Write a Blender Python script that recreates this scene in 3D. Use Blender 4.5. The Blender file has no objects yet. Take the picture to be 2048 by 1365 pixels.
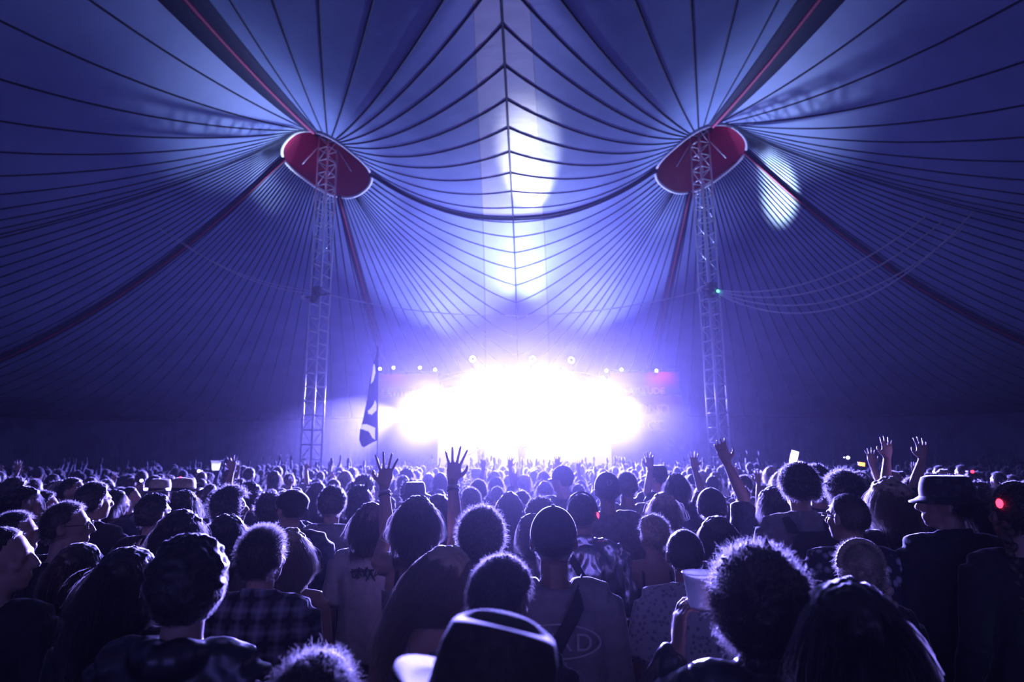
import bpy, bmesh, math, random
import numpy as np
from mathutils import Vector, Matrix, noise, Quaternion
random.seed(7); np.random.seed(7)
PI = math.pi
SC = bpy.context.scene
COL = SC.collection

# ------------------------------------------------------------------ camera, world, exposure
CAMP = Vector((0.378, 0.0, 2.05)); FPX = 1226.9
PITCH, YAW, ROLL = math.radians(10.7), math.radians(-1.18), math.radians(-0.27)
FWD = Vector((math.sin(YAW)*math.cos(PITCH), math.cos(YAW)*math.cos(PITCH), math.sin(PITCH)))
R0 = Vector((math.cos(YAW), -math.sin(YAW), 0)); U0 = R0.cross(FWD)
RIGHT = R0*math.cos(ROLL) + U0*math.sin(ROLL); UP = -R0*math.sin(ROLL) + U0*math.cos(ROLL)
cam = bpy.data.cameras.new('camera'); camo = bpy.data.objects.new('camera', cam); COL.objects.link(camo)
m = Matrix((RIGHT, UP, -FWD)).transposed().to_4x4(); m.translation = CAMP
camo.matrix_world = m
cam.sensor_width = 36; cam.lens = FPX/2048*36; cam.clip_end = 300; cam.clip_start = 0.05
cam.dof.use_dof = True; cam.dof.focus_distance = 3.1; cam.dof.aperture_fstop = 2.2
SC.camera = camo
vs = SC.view_settings
SC.display_settings.display_device = 'sRGB'
vs.view_transform = 'Standard'; vs.look = 'None'; vs.gamma = 1; vs.exposure = 0.0
SC.cycles.use_denoising = True
SC.cycles.use_adaptive_sampling = True; SC.cycles.adaptive_threshold = 0.03
SC.cycles.volume_bounces = 0
SC.cycles.max_bounces = 4; SC.cycles.diffuse_bounces = 1; SC.cycles.glossy_bounces = 1; SC.cycles.transmission_bounces = 3; SC.cycles.transparent_max_bounces = 4
SC.cycles.caustics_reflective = False; SC.cycles.caustics_refractive = False
SC.cycles.sample_clamp_indirect = 4

w = bpy.data.worlds.new('night'); SC.world = w; w.use_nodes = True
nt = w.node_tree; nt.nodes['Background'].inputs[0].default_value = (0, 0, 0, 1); nt.nodes['Background'].inputs[1].default_value = 0
vsn = nt.nodes.new('ShaderNodeVolumePrincipled')          # stage haze filling the tent
vsn.inputs['Color'].default_value = (0.80, 0.77, 1, 1); vsn.inputs['Density'].default_value = 0.0006; vsn.inputs['Anisotropy'].default_value = 0.88
nt.links.new(vsn.outputs[0], nt.nodes['World Output'].inputs['Volume'])

def at(px, py, Y):
    """world point seen at a photo pixel, at distance Y down the tent"""
    d = FWD + RIGHT*((px-1024)/FPX) - UP*((py-682.5)/FPX)
    return CAMP + d*((Y-CAMP.y)/d.y)
def toward(p, q):
    return (Vector(q)-Vector(p)).to_track_quat('-Z', 'Y').to_euler()
def area(name, loc, target, sx, sy, power, col, spread=PI):
    l = bpy.data.lights.new(name, 'AREA'); l.shape = 'RECTANGLE'; l.size = sx; l.size_y = sy; l.energy = power; l.color = col; l.spread = spread
    o = bpy.data.objects.new(name, l); COL.objects.link(o); o.location = loc; o.rotation_euler = toward(loc, target); return o
def spot(name, loc, target, ang, power, col, blend=1, r=0.12):
    l = bpy.data.lights.new(name, 'SPOT'); l.spot_size = math.radians(ang); l.spot_blend = blend; l.energy = power; l.color = col; l.shadow_soft_size = r
    o = bpy.data.objects.new(name, l); COL.objects.link(o); o.location = loc; o.rotation_euler = toward(loc, target); return o
VIO = (0.235, 0.21, 1.0); BLU = (0.36, 0.46, 1.0)
area('stage_wall_wash', (0.1, 34.2, 4.0), (0.1, 4, -1.0), 10.5, 3.6, 1500, VIO, math.radians(60))
# blinders along the front truss, pointing over the crowd
for x in (-3.6, -1.2, 1.2, 3.6):
    spot('stage_blinder', (x, 30.0, 5.0-.02*x*x), (x*1.6, 4, 0.9), 31, 300000, VIO, 1.0, 0.25)
spot('haze_fill_light', (-5.6, 29.0, 4.2), (-10.5, 19, 1.0), 58, 52000, VIO, 1.0, .2)  # side spots without fixtures, added to brighten the haze beside the stage
spot('haze_fill_light', (6.0, 29.0, 4.2), (9.5, 19, 0.5), 60, 5000, VIO, 1.0, .2)
# up-lights on the stage roof and banner tops that wash the canopy
p = at(1052, 712, 30.3); spot('roof_uplight', p, (0, 21.6, 10.3), 62, 5600, BLU, 1.0)
for x in (-3.2, 3.2): spot('canopy_fill_light', (x, 28.9, 2.6), (x*.9, 25.2, 10.0), 74, 6500, (.33, .32, 1), 1.0)  # fill spots without fixtures, added to lift the canopy above the stage
for px, tx in ((842, -6.2), (1252, 6.2)):
    p = at(px, 728, 28.6); spot('banner_uplight', p, (tx*1.12, 20.8, 11.5), 38, 7000, BLU, 1.0)
    spot('banner_fill_spot', (7.0*(1 if tx > 0 else -.85), 27.9, 7.0), (6.9*(1 if tx > 0 else -.85), 29.2, 5.2), 60, 170 if tx > 0 else 30, (1.0, 0.12, 0.55), 1.0)  # pink fill spots added before the banners to bring out their crimson
spot('centre_followspot', (1.3, 30.0, 7.6), (0.62, 18.0, 10.65), 9, 15000, (0.8, 0.82, 1.0), 0.6)
spot('right_followspot', (10.5, 28.5, 4.0), (9.9, 22.3, 11.0), 10, 60000, (0.72, 0.85, 1.0), 1.0)
spot('left_followspot', (-10.5, 28.5, 4.0), (-8.7, 21.2, 12.3), 13, 14000, (0.6, 0.75, 1.0), 1.0)

# ------------------------------------------------------------------ materials
def mat(name, col, rough=0.8, metal=0, emit=None, es=0, spec=0.3, nz=None, transl=0):
    sheen = 1.0 if name.startswith(('cloth', 'hair', 'denim', 'plaid', 'floral', 'fleck', 'skin')) or name == 'straw' else 0
    m = bpy.data.materials.new(name); m.use_nodes = True; N = m.node_tree; b = N.nodes['Principled BSDF']
    b.inputs['Base Color'].default_value = (*col, 1); b.inputs['Roughness'].default_value = rough; b.inputs['Metallic'].default_value = metal
    b.inputs['Specular IOR Level'].default_value = spec
    b.inputs['Sheen Weight'].default_value = sheen*(.35 if name.startswith('skin') else 1); b.inputs['Sheen Roughness'].default_value = .25
    if emit: b.inputs['Emission Color'].default_value = (*emit, 1); b.inputs['Emission Strength'].default_value = es
    if nz:
        t = N.nodes.new('ShaderNodeTexNoise'); t.inputs['Scale'].default_value = nz[0]; t.inputs['Detail'].default_value = 4
        tc = N.nodes.new('ShaderNodeTexCoord'); N.links.new(tc.outputs['Object'], t.inputs['Vector'])
        r = N.nodes.new('ShaderNodeValToRGB'); r.color_ramp.elements[0].position = .35; r.color_ramp.elements[1].position = .65
        r.color_ramp.elements[0].color = (*[c*nz[1] for c in col], 1); r.color_ramp.elements[1].color = (*col, 1)
        N.links.new(t.outputs[0], r.inputs[0]); N.links.new(r.outputs[0], b.inputs['Base Color'])
    if transl:
        tr = N.nodes.new('ShaderNodeBsdfTranslucent'); tr.inputs[0].default_value = (*col, 1)
        mx = N.nodes.new('ShaderNodeMixShader'); mx.inputs[0].default_value = transl
        N.links.new(b.outputs[0], mx.inputs[1]); N.links.new(tr.outputs[0], mx.inputs[2])
        N.links.new(mx.outputs[0], N.nodes['Material Output'].inputs[0])
    return m
M = {}
M['skin'] = mat('skin', (.36, .23, .18), .5, spec=.4)
M['skin_dark'] = mat('skin_dark', (.20, .11, .08), .45, spec=.45)
M['hair_dark'] = mat('hair_dark', (.018, .015, .014), .55, spec=.5)
M['hair_brown'] = mat('hair_brown', (.05, .035, .026), .55, spec=.5)
M['hair_fair'] = mat('hair_fair', (.36, .29, .20), .5, spec=.5)
def strand_mat(name, dif, tr):
    """thin hair that passes light on forwards, so that it glows against a lamp"""
    m = bpy.data.materials.new(name); m.use_nodes = True; N = m.node_tree; b = N.nodes['Principled BSDF']
    b.inputs['Base Color'].default_value = (*dif, 1); b.inputs['Roughness'].default_value = .35; b.inputs['Specular IOR Level'].default_value = .7
    r = N.nodes.new('ShaderNodeBsdfRefraction'); r.inputs['Color'].default_value = (*tr, 1); r.inputs['Roughness'].default_value = .55; r.inputs['IOR'].default_value = 1.02
    t = N.nodes.new('ShaderNodeBsdfTranslucent'); t.inputs[0].default_value = (*[c*.7 for c in tr], 1)
    m1 = N.nodes.new('ShaderNodeMixShader'); m1.inputs[0].default_value = .5; N.links.new(r.outputs[0], m1.inputs[1]); N.links.new(t.outputs[0], m1.inputs[2])
    m2 = N.nodes.new('ShaderNodeMixShader'); m2.inputs[0].default_value = .75; N.links.new(b.outputs[0], m2.inputs[1]); N.links.new(m1.outputs[0], m2.inputs[2])
    N.links.new(m2.outputs[0], N.nodes['Material Output'].inputs[0]); return m
M['strand_dark'] = strand_mat('strand_dark', (.03, .025, .025), (.75, .70, .68))
M['strand_fair'] = strand_mat('strand_fair', (.36, .30, .21), (.92, .86, .78))
M['cloth_black'] = mat('cloth_black', (.02, .02, .023), .8, nz=(30, .7))
M['cloth_navy'] = mat('cloth_navy', (.05, .055, .09), .8, nz=(30, .7))
M['cloth_grey'] = mat('cloth_grey', (.15, .15, .165), .85, nz=(30, .75))
M['cloth_white'] = mat('cloth_white', (.42, .42, .43), .85, nz=(25, .85))
M['cloth_mid'] = mat('cloth_mid', (.24, .23, .25), .85, nz=(25, .8))
M['denim'] = mat('denim', (.05, .07, .12), .85, nz=(60, .7))
M['leather'] = mat('leather', (.02, .02, .022), .32, spec=.6)
M['straw'] = mat('straw', (.50, .42, .30), .6, nz=(90, .6))
M['straw_dark'] = mat('straw_dark', (.055, .045, .032), .85, nz=(90, .6))
M['canvas_dark'] = mat('canvas_dark', (.03, .03, .035), .8)
M['steel'] = mat('steel', (.80, .80, .83), .38, .45)
M['black_metal'] = mat('black_metal', (.02, .02, .025), .5)
M['rope'] = mat('rope', (.035, .045, .075), .7)
M['red_rope'] = mat('red_rope', (.62, .10, .18), .6)
M['dark_band'] = mat('dark_band', (.045, .05, .09), .8)
M['white_pvc'] = mat('white_pvc', (.88, .88, .90), .5)
M['bell_red'] = mat('bell_red', (.42, .016, .06), .45, spec=.4)
M['cable'] = mat('cable', (.85, .85, .9), .45)
M['cup'] = mat('cup', (.85, .85, .87), .4, transl=.6)
M['lens'] = mat('lens', (.8, .8, .9), .3, emit=(.9, .9, 1), es=30)
M['phone_white'] = mat('phone_white', (.9, .9, 1), .3, emit=(.9, .92, 1), es=6)
M['phone_orange'] = mat('phone_orange', (1, .5, .15), .3, emit=(1, .33, .06), es=5)
M['led_green'] = mat('led_green', (.1, 1, .4), .3, emit=(.1, 1, .4), es=6)
M['led_red'] = mat('led_red', (1, .05, .1), .3, emit=(1, .03, .08), es=5)
M['flag'] = mat('flag', (.05, .03, .12), .8, transl=.2)
M['flag_white'] = mat('flag_white', (.95, .95, .97), .7, transl=.85)
M['screen'] = mat('screen', (.8, .8, .9), .4, emit=(.60, .57, 1), es=.8)
M['stage_black'] = mat('stage_black', (.015, .015, .02), .7)
M['banner'] = mat('banner', (.42, .05, .22), .7, transl=.1)
M['banner_dark'] = mat('banner_dark', (.10, .04, .20), .7)
M['banner_text'] = mat('banner_text', (.9, .9, .92), .6)
M['ground'] = mat('ground', (.03, .035, .02), .95, nz=(2, .5))
M['foil'] = mat('foil', (.50, .50, .56), .22, .75)
M['wall_cloth'] = mat('wall_cloth', (.16, .19, .30), .6, nz=(.8, .6))

def mixpattern(name, base, fn):
    m = mat(name, base, .85); N = m.node_tree; fn(N, N.nodes['Principled BSDF']); return m
def plaid(N, b):
    tc = N.nodes.new('ShaderNodeTexCoord'); outs = []
    for k, (dir, sc) in enumerate((('X', 24), ('Z', 24), ('X', 72), ('Z', 72))):
        wv = N.nodes.new('ShaderNodeTexWave'); wv.bands_direction = dir; wv.inputs['Scale'].default_value = sc/6.0; wv.inputs['Distortion'].default_value = .3
        N.links.new(tc.outputs['Object'], wv.inputs[0]); outs.append(wv.outputs['Fac'])
    a = N.nodes.new('ShaderNodeMath'); a.operation = 'ADD'; N.links.new(outs[0], a.inputs[0]); N.links.new(outs[1], a.inputs[1])
    c = N.nodes.new('ShaderNodeMath'); c.operation = 'ADD'; N.links.new(outs[2], c.inputs[0]); N.links.new(outs[3], c.inputs[1])
    d = N.nodes.new('ShaderNodeMath'); d.operation = 'MULTIPLY_ADD'; d.inputs[1].default_value = .3; N.links.new(c.outputs[0], d.inputs[0]); N.links.new(a.outputs[0], d.inputs[2])
    r = N.nodes.new('ShaderNodeValToRGB'); r.color_ramp.elements[0].position = .35; r.color_ramp.elements[0].color = (.012, .012, .016, 1)
    r.color_ramp.elements[1].position = 1.0; r.color_ramp.elements[1].color = (.26, .26, .34, 1)
    e = N.nodes.new('ShaderNodeMath'); e.operation = 'MULTIPLY'; e.inputs[1].default_value = .42; N.links.new(d.outputs[0], e.inputs[0])
    N.links.new(e.outputs[0], r.inputs[0]); N.links.new(r.outputs[0], b.inputs['Base Color'])
M['plaid'] = mixpattern('plaid', (.1, .1, .1), plaid)
def floral(lo, hi, sc):
    def f(N, b):
        tc = N.nodes.new('ShaderNodeTexCoord'); v = N.nodes.new('ShaderNodeTexVoronoi'); v.inputs['Scale'].default_value = sc
        N.links.new(tc.outputs['Object'], v.inputs['Vector'])
        r = N.nodes.new('ShaderNodeValToRGB'); r.color_ramp.elements[0].position = .25; r.color_ramp.elements[0].color = (*lo, 1)
        r.color_ramp.elements[1].position = .45; r.color_ramp.elements[1].color = (*hi, 1)
        N.links.new(v.outputs['Distance'], r.inputs[0]); N.links.new(r.outputs[0], b.inputs['Base Color'])
    return f
M['floral'] = mixpattern('floral', (.1, .1, .1), floral((.35, .35, .4), (.03, .03, .04), 22))
M['floral_dim'] = mixpattern('floral_dim', (.1, .1, .1), floral((.06, .06, .07), (.02, .02, .024), 22))
M['fleck'] = mixpattern('fleck', (.3, .3, .3), floral((.20, .20, .23), (.36, .36, .38), 40))

def canopy_material():
    m = mat('canopy_fabric', (.42, .55, .80), .55, spec=.35); N = m.node_tree; b = N.nodes['Principled BSDF']
    g = N.nodes.new('ShaderNodeNewGeometry'); sx = N.nodes.new('ShaderNodeSeparateXYZ'); N.links.new(g.outputs['Position'], sx.inputs[0])
    def mth(op, a, v=None, bb=None):
        n = N.nodes.new('ShaderNodeMath'); n.operation = op
        N.links.new(a, n.inputs[0])
        if v is not None: n.inputs[1].default_value = v
        if bb is not None: N.links.new(bb, n.inputs[1])
        return n.outputs[0]
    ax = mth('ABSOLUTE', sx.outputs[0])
    ratio = mth('DIVIDE', ax, bb=sx.outputs[1]); beam_strip = mth('LESS_THAN', ratio, .0535)                      # projected beam along the centre seam, painted pale into the fabric colour
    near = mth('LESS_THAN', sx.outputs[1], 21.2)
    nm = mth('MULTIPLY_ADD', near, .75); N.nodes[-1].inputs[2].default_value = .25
    s = mth('MULTIPLY', beam_strip, bb=nm)
    edge = mth('MULTIPLY', mth('GREATER_THAN', ratio, .0515), bb=beam_strip)
    tn = N.nodes.new('ShaderNodeTexNoise'); tn.inputs['Scale'].default_value = .55; tn.inputs['Detail'].default_value = 5; N.links.new(g.outputs['Position'], tn.inputs['Vector'])
    rp = N.nodes.new('ShaderNodeValToRGB'); rp.color_ramp.elements[0].color = (.34, .45, .70, 1); rp.color_ramp.elements[1].color = (.46, .60, .86, 1)
    rp.color_ramp.elements[0].position = .3; rp.color_ramp.elements[1].position = .7
    N.links.new(tn.outputs[0], rp.inputs[0])
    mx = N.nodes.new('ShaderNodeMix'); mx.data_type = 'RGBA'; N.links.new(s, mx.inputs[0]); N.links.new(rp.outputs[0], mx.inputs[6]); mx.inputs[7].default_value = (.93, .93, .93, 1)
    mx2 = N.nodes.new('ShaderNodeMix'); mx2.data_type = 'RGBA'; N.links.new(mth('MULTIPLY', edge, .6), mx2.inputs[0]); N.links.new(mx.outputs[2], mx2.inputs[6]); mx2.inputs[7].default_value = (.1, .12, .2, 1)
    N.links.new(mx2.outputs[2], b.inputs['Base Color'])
    tn2 = N.nodes.new('ShaderNodeTexNoise'); tn2.inputs['Scale'].default_value = 2.5; tn2.inputs['Detail'].default_value = 3; N.links.new(g.outputs['Position'], tn2.inputs['Vector'])
    bp = N.nodes.new('ShaderNodeBump'); bp.inputs['Strength'].default_value = .25; bp.inputs['Distance'].default_value = .05; N.links.new(tn2.outputs[0], bp.inputs['Height']); N.links.new(bp.outputs[0], b.inputs['Normal'])
    return m
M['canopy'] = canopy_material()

# ------------------------------------------------------------------ mesh helpers
class MB:
    """collects vertices and faces; build() links them as one mesh object"""
    def __init__(s): s.v = []; s.f = []; s.mi = []; s.n = 0
    def add(s, v, f, mi=0):
        v = np.asarray(v, float).reshape(-1, 3); o = s.n
        s.v.append(v); s.f.extend([tuple(i+o for i in q) for q in f]); s.mi.extend([mi]*len(f)); s.n += len(v); return s
    def verts(s): return np.concatenate(s.v) if s.v else np.zeros((0, 3))
    def mesh(s, name, smooth=True):
        me = bpy.data.meshes.new(name); me.from_pydata(s.verts().tolist(), [], s.f); 
        if any(s.mi): me.polygons.foreach_set('material_index', s.mi)
        if smooth: me.polygons.foreach_set('use_smooth', [True]*len(me.polygons))
        me.update(); return me
    def build(s, name, mats, parent=None, smooth=True):
        return link(s.mesh(name, smooth), name, mats, parent)
def link(me, name, mats, parent=None):
    if not isinstance(mats, (list, tuple)): mats = [mats]
    if len(me.materials) == 0:
        for q in mats: me.materials.append(q)
    o = bpy.data.objects.new(name, me); COL.objects.link(o)
    if parent: o.parent = parent
    return o
def tag(o, label=None, cat=None, group=None, kind=None):
    if label: o['label'] = label
    if cat: o['category'] = cat
    if group: o['group'] = group
    if kind: o['kind'] = kind
    return o
def empty(name, loc=(0, 0, 0), rz=0):
    o = bpy.data.objects.new(name, None); COL.objects.link(o); o.location = loc; o.rotation_euler = (0, 0, rz); o.empty_display_size = .1; return o
def frame(d, ref=None):
    d = Vector(d).normalized(); ref = Vector(ref) if ref is not None else (Vector((0, 1, 0)) if abs(d.y) < .9 else Vector((1, 0, 0)))
    b = (ref - d*ref.dot(d)); b = b.normalized() if b.length > 1e-6 else d.orthogonal().normalized()
    a = b.cross(d).normalized(); return a, b, d
def tube(P, r, n=10, ref=None, caps=True):
    """closed tube through points P; r = radius or (across, along ref) per point"""
    P = [Vector(p) for p in P]; k = len(P)
    if not isinstance(r, (list, tuple)): r = [r]*k
    r = [q if isinstance(q, (tuple, list)) else (q, q) for q in r]
    V = []; F = []
    pa = None
    for i in range(k):
        d = (P[min(i+1, k-1)] - P[max(i-1, 0)])
        a, b, d = frame(d, ref if ref is not None else (pa if pa is not None else None))
        if ref is None: pa = b
        for j in range(n):
            t = 2*PI*j/n; V.append(P[i] + a*math.cos(t)*r[i][0] + b*math.sin(t)*r[i][1])
    for i in range(k-1):
        for j in range(n):
            F.append((i*n+j, i*n+(j+1) % n, (i+1)*n+(j+1) % n, (i+1)*n+j))
    if caps:
        d0 = (P[0]-P[1]).normalized()*min(r[0])*.6; d1 = (P[-1]-P[-2]).normalized()*min(r[-1])*.6
        V.append(P[0]+d0); V.append(P[-1]+d1); c0, c1 = k*n, k*n+1
        for j in range(n):
            F.append((c0, (j+1) % n, j)); F.append((c1, (k-1)*n+j, (k-1)*n+(j+1) % n))
    return V, F
def ellip(c, r, nu=16, nv=10, rot=None):
    V = []; F = []; c = Vector(c)
    for i in range(1, nv):
        ph = PI*i/nv
        for j in range(nu):
            t = 2*PI*j/nu; p = Vector((r[0]*math.sin(ph)*math.cos(t), r[1]*math.sin(ph)*math.sin(t), r[2]*math.cos(ph)))
            V.append(c + (rot @ p if rot else p))
    for i in range(nv-2):
        for j in range(nu): F.append((i*nu+j, (i+1)*nu+j, (i+1)*nu+(j+1) % nu, i*nu+(j+1) % nu))
    tp = Vector((0, 0, r[2])); V.append(c + (rot @ tp if rot else tp)); V.append(c - (rot @ tp if rot else tp)); a, b = len(V)-2, len(V)-1
    for j in range(nu): F.append((a, j, (j+1) % nu)); F.append((b, (nv-2)*nu+(j+1) % nu, (nv-2)*nu+j))
    return V, F
def box(c, s, rot=None):
    c = Vector(c); V = [];
    for x in (-.5, .5):
        for y in (-.5, .5):
            for z in (-.5, .5):
                p = Vector((x*s[0], y*s[1], z*s[2])); V.append(c + (rot @ p if rot else p))
    return V, [(0, 1, 3, 2), (4, 6, 7, 5), (0, 4, 5, 1), (2, 3, 7, 6), (0, 2, 6, 4), (1, 5, 7, 3)]
def loft(rings, n=20, caps=True):
    """rings: (z, cx, cy, rx, ry)"""
    V = []; F = []; k = len(rings)
    for (z, cx, cy, rx, ry) in rings:
        for j in range(n):
            t = 2*PI*j/n; c, s_ = math.cos(t), math.sin(t); e = .8
            V.append((cx+rx*math.copysign(abs(c)**e, c), cy+ry*math.copysign(abs(s_)**e, s_), z))
    for i in range(k-1):
        for j in range(n): F.append((i*n+j, i*n+(j+1) % n, (i+1)*n+(j+1) % n, (i+1)*n+j))
    if caps:
        F.append(tuple(range(n-1, -1, -1))); F.append(tuple((k-1)*n+j for j in range(n)))
    return V, F
def remesh(mb, voxel, smooth_it=3, name='m'):
    me = mb.mesh(name+'_raw'); o = bpy.data.objects.new('tmp', me); COL.objects.link(o)
    r = o.modifiers.new('r', 'REMESH'); r.mode = 'VOXEL'; r.voxel_size = voxel; r.use_smooth_shade = True
    if smooth_it:
        s = o.modifiers.new('s', 'SMOOTH'); s.iterations = smooth_it; s.factor = .5
    dg = bpy.context.evaluated_depsgraph_get(); out = bpy.data.meshes.new_from_object(o.evaluated_get(dg))
    bpy.data.objects.remove(o); bpy.data.meshes.remove(me); out.name = name
    out.materials.clear()
    return out
def wrinkle(me, amp, sc, seed=0, zmul=.45):
    n = len(me.vertices); co = np.empty(n*3); me.vertices.foreach_get('co', co); co = co.reshape(-1, 3)
    no = np.empty(n*3); me.vertices.foreach_get('normal', no); no = no.reshape(-1, 3)
    out = co.copy(); off = Vector((seed*7.3, seed*3.1, seed*1.7))
    for i in range(n):
        p = Vector((co[i][0]*sc, co[i][1]*sc, co[i][2]*sc*zmul)) + off
        out[i] += no[i]*amp*(noise.noise(p) + .5*noise.noise(p*2.3))
    me.vertices.foreach_set('co', out.reshape(-1)); me.update()

# ------------------------------------------------------------------ tent
MX, MY = 7.0, 21.34
def zc(Y):
    dy = Y-MY
    return 10.72-.0249*dy*dy if dy > 0 else 10.72-.0023*dy*dy
MIR = 8.0
def boundary():
    """outline of one mast's field (u = outward distance from the centre seam), as (u, Y, z)"""
    pts = []
    n1 = 21
    for i in range(n1): Y = MIR + (37-MIR)*i/n1; pts.append((0, Y, zc(Y)))
    P = []
    for i in range(11): P.append((13.0*i/10, 37))
    for i in range(1, 16):
        t = PI/2*i/15; P.append((13+13*math.sin(t), 24+13*math.cos(t)))
    for i in range(1, 10): P.append((26, 24-(24-MIR)*i/9))
    L = [0]
    for i in range(1, len(P)): L.append(L[-1]+math.hypot(P[i][0]-P[i-1][0], P[i][1]-P[i-1][1]))
    n2 = 44
    for k in range(n2):
        d = L[-1]*k/n2; i = max(j for j in range(len(L)) if L[j] <= d+1e-9); i = min(i, len(L)-2); f = (d-L[i])/(L[i+1]-L[i])
        u = P[i][0]*(1-f)+P[i+1][0]*f; Y = P[i][1]*(1-f)+P[i+1][1]*f
        pts.append((u, Y, 4.6-.5*min(1, d/26)))
    n3 = 18
    for i in range(n3):
        u = 26-26*i/n3
        z = 10.4+(11.9-10.4)*math.sin(min(1, u/7)*PI/2) if u < 7 else 4.1+7.8*(1-(u-7)/19)**1.5
        pts.append((u, MIR, z))
    return pts
BND = boundary()
def rimpt(a, grow=1.0):
    """bell rim, a = angle with 0 = outward, 90 deg = toward stage"""
    c, s = math.cos(a), math.sin(a)
    rr = 1.6*(1+.05*math.cos(4*a))*grow
    return (c*rr, s*rr*.98, 12.9 - .50*s + .34*c)
def pw(a):
    c, s = math.cos(a), math.sin(a)
    return 2.15*c*c + (1.15 if s > 0 else 1.55)*s*s
NS = 22
def seamcurve(b, ns=NS):
    u, Y, z = b; a = math.atan2(Y-MY, u-MX); r = rimpt(a); p = pw(a); out = []
    for i in range(ns+1):
        s = (i/ns)**1.35
        x = (MX+r[0])*(1-s)+u*s; y = (MY+r[1])*(1-s)+Y*s
        out.append((x, y, z+(r[2]-z)*(1-s)**p))
    return out
BM = []
for i, b in enumerate(BND):
    c = BND[(i+1) % len(BND)]; BM.append((b, 0)); BM.append((tuple((b[k]+c[k])/2 for k in range(3)), 1))
# corner points stay sharp
def canopy(sx, sy, name):
    mb = MB(); V = []; F = []; n = len(BM)
    for b, mid in BM:
        for i, p in enumerate(seamcurve(b)):
            s = (i/NS)**1.35
            V.append((sx*p[0], MIR+sy*(p[1]-MIR), p[2]+0))
    for k in range(n):
        for i in range(NS):
            q = (k*(NS+1)+i, k*(NS+1)+i+1, ((k+1) % n)*(NS+1)+i+1, ((k+1) % n)*(NS+1)+i)
            F.append(q)
    mb.add(V, F); return mb
tent_root = None
allc = MB()
for sx in (-1, 1):
    for sy in (1, -1):
        c = canopy(sx, sy, 'c'); allc.add(c.verts(), c.f)
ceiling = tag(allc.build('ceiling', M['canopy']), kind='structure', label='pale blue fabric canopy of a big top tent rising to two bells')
ropes = MB()
for sx in (-1, 1):
    for b in BND:
        P = [(sx*p[0], p[1], p[2]-.004) for p in seamcurve(b, 16)]
        ropes.add(*tube(P, .027, 6))
ropes.build('seam_webbing', M['rope'], ceiling)
# centre seam, ridge cables and the dark reinforcing bands
cs = MB(); cs.add(*tube([(0, y, zc(y)-.03) for y in np.linspace(8, 36.8, 30)], .03, 6)); cs.build('centre_seam', M['rope'], ceiling)
def surf(u, Y):
    """canopy height at a point (u outward from centre)"""
    a = math.atan2(Y-MY, u-MX); dx, dy = math.cos(a), math.sin(a); best = None
    n = len(BND)
    for i in range(n):
        p, q = BND[i], BND[(i+1) % n]
        ex, ey = q[0]-p[0], q[1]-p[1]; det = dx*(-ey)+dy*ex
        if abs(det) < 1e-9: continue
        wx, wy = p[0]-MX, p[1]-MY
        t = (wx*(-ey)+wy*ex)/det; s = (dx*wy-dy*wx)/det
        if t > 0 and -1e-6 <= s <= 1+1e-6: best = (t, p[2]+(q[2]-p[2])*s)
    if not best: return 4.6
    r = rimpt(a); rr = math.hypot(r[0], r[1]); d = math.hypot(u-MX, Y-MY); s = max(0, min(1, (d-rr)/(best[0]-rr)))
    return best[1]+(r[2]-best[1])*(1-s)**pw(a)
def band(sx, dirv, w0, w1, L, m, name, cord, drop=.05):
    V = []; F = []; C = []
    n = 24
    for i in range(n+1):
        d = 1.62+(L-1.62)*i/n; w_ = w0+(w1-w0)*i/n
        for e in (-1, -.33, .33, 1):
            u = MX+dirv[0]*d - dirv[1]*w_*e/2; Y = MY+dirv[1]*d + dirv[0]*w_*e/2
            V.append((sx*u, Y, surf(max(u, 0), Y)-drop))
        C.append((sx*(MX+dirv[0]*d), MY+dirv[1]*d, surf(MX+dirv[0]*d, MY+dirv[1]*d)-drop-.05))
    for i in range(n):
        for e in range(3): F.append((i*4+e, i*4+e+1, i*4+5+e, i*4+4+e))
    b = MB().add(V, F).build(name, m, ceiling); b['label'] = 'dark reinforcing band sewn under the canopy'
    md = b.modifiers.new('t', 'SOLIDIFY'); md.thickness = .01
    if cord: MB().add(*tube(C, cord[0], 8)).build('ridge_cord', cord[1], ceiling)
for sx in (-1, 1):
    band(sx, (0, -1), .35, 1.15, 13.2, M['dark_band'], 'reinforcing_band', (.05, M['red_rope']))
    band(sx, (1, 0), .25, .9, 18.8, M['dark_band'], 'reinforcing_band', (.03, M['red_rope']))
    band(sx, (0, 1), .25, .6, 15.4, M['dark_band'], 'reinforcing_band', (.025, M['red_rope']))
    band(sx, (-1, 0), .20, .24, 7.0, M['dark_band'], 'reinforcing_band', (.032, M['rope']))
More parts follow.
